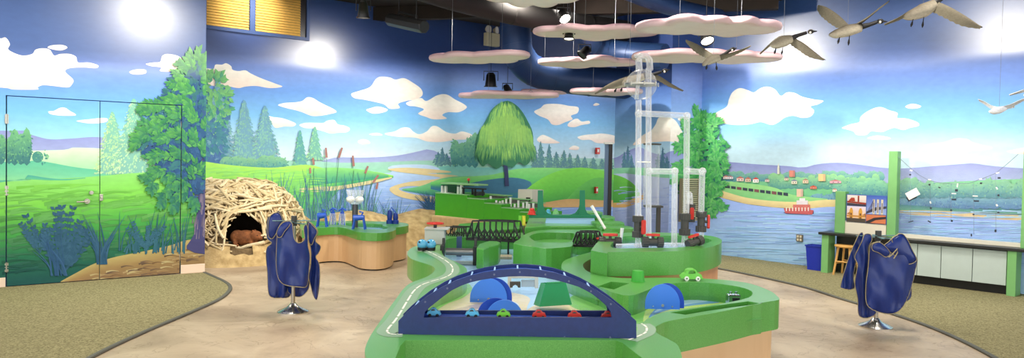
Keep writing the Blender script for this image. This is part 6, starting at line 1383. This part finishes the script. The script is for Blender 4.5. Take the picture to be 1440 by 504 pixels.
# long black projector
a = aty(543+3, 27, 9.8); b = aty(597, 38, 9.3); t = empty('projector_tube', (a+b)/2, 'long black tube-shaped speaker unit hanging at the top left', 'ceiling speaker')
q = MB(); u = (b-a)/np.linalg.norm(b-a); q.tube([a-u*.03, a+u*.02, a+u*.04, b-u*.02, b], .07, n=8, rs=[.02, .06, .085, .085, .08]); q.build('housing', black, t, bevel=.004)
q = MB(); c1, c2 = a+(b-a)*.3, a+(b-a)*.78; up = np.array([0, 0, 1.]); q.tube([c1+up*.07, c1+up*.12, c2+up*.12, c2+up*.07], .016, n=6); q.tube([c1+up*.12, (c1[0], c1[1], ZC)], .006, n=6); q.tube([c2+up*.12, (c2[0], c2[1], ZC)], .006, n=6); q.build('bracket', black, t)
for c in (a-u*.03, b-u*.18+np.array([0, -.05, -.05])): q = MB(); q.sphere(c, .016, 12, 8); q.build('indicator', lensdim, t)
# emergency light
a = onb(686, 57, .12); t = empty('emergency_light', a, 'cream emergency light box with two round lamp heads on the navy wall', 'emergency light'); q = MB(); q.box(a, (.30, .12, .24), AN); q.build('box', mat('cream_plastic', (214, 206, 170), .45), t, bevel=.01)
for k, (dx, tilt) in enumerate(((-.09, 0), (.10, .5))):
    c = a+dA*dx+np.array([0, 0, .185]); d = Vector([float(v) for v in (nA+dA*tilt)]).normalized(); Cc = Vector([float(v) for v in c]); q = MB(); q.cyl(Cc-d*.05, Cc+d*.02, .035, .075, n=24); q.build('lamp_head', bpy.data.materials['cream_plastic'], t, smooth=40); q = MB(); q.cyl(Cc+d*.018, Cc+d*.024, .066, n=24); q.build('lamp_glass', mat('lamp_glass', (236, 232, 222), .1) if k == 0 else bpy.data.materials['lamp_glass'], t)
# ================================================================== GEESE
featherm = paintmat('feathers', rough=.8, spec=.15, bscale=60, nvar=.14); gblack = mat('goose_black', (22, 20, 20), .6)
def strip(parent, name, st, Y0, Y1, c0, c1, th=.012, m=None, scal=0):
    """wing: stations of (leading px, trailing px) from root to tip; depth goes from Y0 to Y1"""
    n = 18; Ld = smooth_loop([s[0] for s in st], 6, False); Tr = smooth_loop([s[1] for s in st], 6, False); N = len(Ld); q = MB(); q.c = []; V = []; k = 5
    for i in range(N):
        t = i/(N-1); Y = Y0+(Y1-Y0)*t; a = aty(Ld[i][0], Ld[i][1], Y); e = Tr[i] + (Ld[i]-Tr[i])*(.09*scal*(i % 2))
        b = aty(e[0], e[1], Y+.02)
        for side in (1, -1):
            for j in range(k+1):
                s = j/k; p = a+(b-a)*s; p = p+np.array([0, side*th*(1-t*.75)*sin(pi*min(1, s*.9+.1))*.9, .012*sin(pi*s)]); V.append(tuple(p)); q.c.append(lin(mixc(mixc(c0, c1, s), mixc(c1, (90, 80, 66), .4), t*.6)))
    w = 2*(k+1); F_ = []
    for i in range(N-1):
        for j in range(k):
            a0 = i*w+j; F_.append((a0, a0+1, a0+w+1, a0+w)); b0 = i*w+k+1+j; F_.append((b0, b0+w, b0+w+1, b0+1))
        F_.append((i*w, (i+1)*w, (i+1)*w+k+1, i*w+k+1)); F_.append((i*w+k, i*w+k+k+1, (i+1)*w+k+k+1, (i+1)*w+k))
    F_.append(tuple(range(k+1))+tuple(range(2*k+1, k, -1))); e = (N-1)*w; F_.append(tuple(e+j for j in range(k+1))+tuple(e+j for j in range(2*k+1, k, -1)))
    q.add(V, F_); return q.build(name, m or featherm, parent, smooth=50)
def goose(label, Y, body, rad, neck, nrad, head, bill, wings, feet, cat='goose', name='goose', colors=None, black_neck=True, wires=True):
    S = Y/F; B = [aty(p[0], p[1], Y+(p[2] if len(p) > 2 else 0)) for p in body]; c = B[len(B)//2]; t = empty(name, c, label, cat, 'geese hung in flight' if name == 'goose' else 'white gulls hung in flight')
    top, bel = colors or ((86, 79, 68), (190, 182, 162))
    Sb = smooth_loop([tuple(p) for p in B], 6, False); R_b = np.interp(np.linspace(0, 1, len(Sb)), np.linspace(0, 1, len(rad)), rad)*S
    q = MB(); q.tube(Sb, .05, n=20, rs=list(R_b)); q.c = []
    for i, v in enumerate(q.v):
        cz = Sb[i//20][2]; k = (v[2]-cz)/(R_b[i//20]+1e-6); q.c.append(lin(mixc(bel, top, min(1, max(0, k*.7+.4)))))
    q.build('body', featherm, t, smooth=70)
    nm = gblack if black_neck else featherm
    Nk = smooth_loop([tuple(aty(p[0], p[1], Y+(p[2] if len(p) > 2 else 0))) for p in neck], 5, False); q = MB(); q.tube(Nk, .02, n=14, rs=list(np.interp(np.linspace(0, 1, len(Nk)), np.linspace(0, 1, len(nrad)), nrad)*S))
    if not black_neck: q.c = [lin(bel)]*len(q.v)
    nk = q.build('neck', nm, t, smooth=60)
    h = aty(head[0], head[1], Y+(head[3] if len(head) > 3 else 0)); bl = aty(bill[0], bill[1], Y+(head[3] if len(head) > 3 else 0)); d = Vector([float(v) for v in (bl-h)]).normalized(); Q_ = d.to_track_quat('X', 'Z').to_matrix()
    q = MB(); q.sphere(h, head[2]*S, 18, 12, sc=(1.35, .85, .95), M=Q_)
    if not black_neck: q.c = [lin(bel)]*len(q.v)
    hd = q.build('head', nm, t, smooth=60)
    q = MB(); q.cyl(h+(bl-h)*.15, bl, head[2]*S*.55, head[2]*S*.14, n=12); q.build('bill', gblack if black_neck else mat('gull_bill', (206, 170, 90), .5), hd)
    if black_neck:
        for s in (-1, 1):
            q = MB(); q.sphere(h+np.array([float(v) for v in Q_ @ Vector((-.35*head[2]*S, s*.45*head[2]*S, -.35*head[2]*S))]), head[2]*S*.55, 12, 8, sc=(.9, .9, 1.0)); q.build('cheek_patch', mat('cheek_white', (236, 230, 216), .7) if 'cheek_white' not in bpy.data.materials else bpy.data.materials['cheek_white'], hd, smooth=60)
    for w in wings: strip(t, 'wing', w[0], Y+w[1], Y+w[2], *(w[3] if len(w) > 3 else ((90, 85, 74), (136, 129, 110))), th=.016, scal=1)
    for f in feet:
        a, b = aty(f[0], f[1], Y-.02), aty(f[2], f[3], Y); m_ = (a+b)/2; q = MB(); q.tube([a, a+(m_-a)*.9, m_, m_+(b-m_)*.5, b], .01, n=8, rs=[.6*S, .6*S, 1.0*S, 1.7*S, .5*S]); q.build('foot', gblack if black_neck else featherm if False else gblack, t, smooth=60)
    a = B[len(B)//2]; q = MB(); q.tube([a, (a[0], a[1], ZC)], .0015, n=5); q.build('wire', wire, t)
goose('goose with raised wings in front of the lower long cloud panel', 7.4, [(988,92),(995,87),(1003,83),(1012,81)], [1.5, 5, 6.5, 4.5], [(1011,81),(1018,77),(1026,71)], [4, 2.6, 2.0], (1030,69.5,3.2), (1036,67.5),
      [([((1003,77),(998,84)),((993,70),(988,80)),((980,62),(975,72)),((965,56),(964,59))], 0, .28), ([((1008,79),(1012,86)),((1025,75),(1028,80)),((1041,70),(1043,73.5)),((1056,65),(1055,66))], 0, -.3)], [(995,88,993,98),(1007,87,1008,99)])
goose('goose partly hidden behind the glass globe, wings spread down', 8.8, [(858,124),(868,120),(885,114),(905,108)], [1.2, 5, 7, 5], [(905,107),(918,105),(930,101)], [4, 2.4, 2], (935,99.5,3.2), (942,98),
      [([((880,108),(884,118)),((862,115),(868,122)),((848,123),(852,127)),((836,132),(837,133))], 0, -.3), ([((905,102),(900,112)),((925,106),(922,113)),((943,117),(940,122)),((962,128),(960,129))], 0, .25)], [(868,122,864,130),(876,120,873,129)])
goose('goose with both wings lowered, between the long clouds and the bright wall spot', 6.8, [(1084,64),(1091,63),(1102,58),(1113,55)], [2, 6, 8, 5.5], [(1113,54),(1122,50),(1134,46)], [4.2, 2.6, 2.2], (1140,44.5,3.4), (1149,44),
      [([((1110,50),(1104,58)),((1096,51),(1092,60)),((1082,62),(1080,68)),((1068,76),(1069,77))], 0, .25), ([((1118,54),(1110,62)),((1132,62),(1122,71)),((1147,74),(1138,81)),((1161,85),(1158,85.5))], 0, -.3)], [(1092,65,1089,76),(1101,66,1099,77)])
goose('goose with both wings raised high, second from the right', 6.0, [(1166,49),(1175,48),(1192,43),(1210,39)], [1.5, 6, 8.5, 6], [(1209,38),(1222,35),(1233,31)], [4.6, 3, 2.5], (1238,30,3.8), (1248,30.5),
      [([((1196,38),(1184,43)),((1180,22),(1170,36)),((1162,10),(1155,24)),((1150,7),(1149,14))], 0, .25), ([((1211,34),(1199,36)),((1226,22),(1216,28)),((1240,10),(1234,15)),((1251,2),(1249,4))], 0, -.3)], [(1182,48,1178,62),(1195,48,1193,64)])
goose('largest goose, at the top right edge, its neck running out of the picture', 5.4, [(1270,25),(1280,22),(1298,15),(1314,6)], [1.5, 7, 10, 7], [(1313,5),(1326,-4),(1340,-10)], [5.5, 3.4, 3], (1346,-12,4.4), (1357,-13),
      [([((1300,4),(1298,14)),((1282,13),(1282,20)),((1263,25),(1264,29)),((1243,35),(1244,36))], 0, .3), ([((1318,2),(1308,16)),((1338,11),(1328,26)),((1360,24),(1352,37)),((1382,39),(1378,41))], 0, -.35)], [(1285,24,1281,38),(1299,24,1297,39)])
GW = ((236, 236, 236), (206, 212, 220))
goose('white gull with wings spread, at the right edge of the photo', 7.0, [(1391,157),(1397,157),(1405,155),(1414,152)], [1.2, 4, 5, 3.2], [(1413,152),(1418,151)], [3, 2.4], (1421,150.5,2.6), (1427,151),
      [([((1404,151),(1400,157)),((1393,148),(1392,153)),((1384,143),(1385,148)),((1375,140),(1377,143))], 0, .2, GW), ([((1408,150),(1411,156)),((1420,147),(1422,152)),((1434,141),(1435,145)),((1448,136),(1448,138))], 0, -.2, GW)], [], 'gull', 'gull', ((206, 212, 222), (238, 238, 238)), False)
goose('second white gull, mostly outside the right edge of the photo', 6.8, [(1440,134),(1447,133),(1456,132),(1466,130)], [1.2, 4, 5, 3.2], [(1465,130),(1471,129)], [3, 2.4], (1474,129,2.6), (1480,129),
      [([((1455,126),(1452,132)),((1444,125),(1444,130)),((1432,129),(1433,132)),((1419,134),(1420,135))], 0, .2, GW), ([((1460,128),(1463,133)),((1474,124),(1476,129)),((1488,118),(1489,121)),((1500,113),(1500,115))], 0, -.2, GW)], [], 'gull', 'gull', ((206, 212, 222), (238, 238, 238)), False)
WORLD = 1.45; EXPO = 1.1
WC = (1, .94, .84)
WSPOT = [(L0, nA, 210, 12, 240, 95, .13), (BW, nA, 447, 74, 190, 95, .10, 3.55), (BW, nA, 408, 80, 30, 80, .06, 3.5), (R0, nB, 1118, 72, 280, 95, .13), (R0, nB, 1425, 52, 300, 95, .13)]
LOW = [(BW, nA, 350, 15, .9, 45), (BW, nA, 560, 245, 2.2, 80), (BW, nA, 680, 245, 2.2, 100), (BW, nA, 800, 245, 2.2, 100), (K940, nA, 960, 250, 2.0, 60), (K940, nB, 900, 250, 2.0, 45), (R0, nB, 1080, 270, 2.3, 120), (R0, nB, 1240, 340, 1.9, 60), (R0, nB, 1400, 340, 1.9, 50), (L0, nA, 120, 210, 1.8, 30), (BW, nA, 400, 250, 2.0, 40)]  # unseen fill spots, added to lift the dim walls and the window blinds
CANS = [(-3, 5, 3.95, 140), (0, 4, 3.95, 140), (3, 5, 3.95, 140), (-2.5, 8.5, 3.95, 150), (1, 8.5, 3.95, 180), (4, 8, 3.95, 140), (0, 11.0, 3.95, 170), (-5, 7, 3.9, 70), (0, 1.5, 3.95, 120)]  # unseen ceiling lamps, spread over the room for general light
# ================================================================== CAMERA, LIGHT
sc = bpy.context.scene
cd = bpy.data.cameras.new('camera'); cd.sensor_width = 36; cd.lens = F*36/1440; cd.clip_end = 200; cd.clip_start = .05
co = bpy.data.objects.new('camera', cd); COL.objects.link(co); sc.camera = co
M = Matrix(((_rt[0], _up[0], -_fw[0], 0), (_rt[1], _up[1], -_fw[1], 0), (_rt[2], _up[2], -_fw[2], CH), (0, 0, 0, 1))); co.matrix_world = M
w = bpy.data.worlds.new('world'); sc.world = w; w.use_nodes = True
w.node_tree.nodes['Background'].inputs[0].default_value = (.97, .98, 1.0, 1); w.node_tree.nodes['Background'].inputs[1].default_value = WORLD
def spot(pos, tgt, power, ang, blend=.6, rad=.06, col=(1, .93, .82)):
    l = bpy.data.lights.new('spot', 'SPOT'); l.energy = power; l.spot_size = radians(ang); l.spot_blend = blend; l.shadow_soft_size = rad; l.color = col
    o = bpy.data.objects.new('spot', l); COL.objects.link(o); o.location = pos
    d = Vector([float(v) for v in tgt])-Vector([float(v) for v in pos]); o.rotation_euler = d.to_track_quat('-Z', 'Y').to_euler(); return o
# spots aimed at the walls; the LOW ones are unseen, added to brighten them
def wash(paint_p0, n, x, y, power, ang=70, dist=1.0, up=.0, rad=.05):
    t = onpl(x, y, paint_p0, n); z = min(ZC-.12, t[2]+up); p = t + n*dist; p[2] = z; spot(p, t, power, ang, 1.0, rad, WC)
def wall_spot(p0, n, x, y, power, ang, rad=.1, zl=ZC-.14):
    P = onpl(x, y, p0, n); d = P-EYE; d /= np.linalg.norm(d); r = d-2*(d@n)*n
    t = (zl-P[2])/r[2]; L = P+r*t; T = P.copy(); T[2] = 1.5; spot(L, T, power, ang, 1.0, rad, WC)
for a in WSPOT: wall_spot(*a)
for p0_, n_, x_, y_, d_, pw_ in LOW:
    t_ = onpl(x_, y_, p0_, n_); q_ = t_+n_*d_; q_[2] = ZC-.15; spot(q_, t_, pw_, 75, 1.0, .08, (1, .96, .9))
for (x, y, z, pw) in CANS:
    spot((x, y, z), (x, y, 0), pw, 150, .8, .25)
sc.view_settings.view_transform = 'Standard'; sc.view_settings.look = 'None'; sc.view_settings.gamma = 1; sc.view_settings.use_curve_mapping = False
sc.view_settings.exposure = EXPO
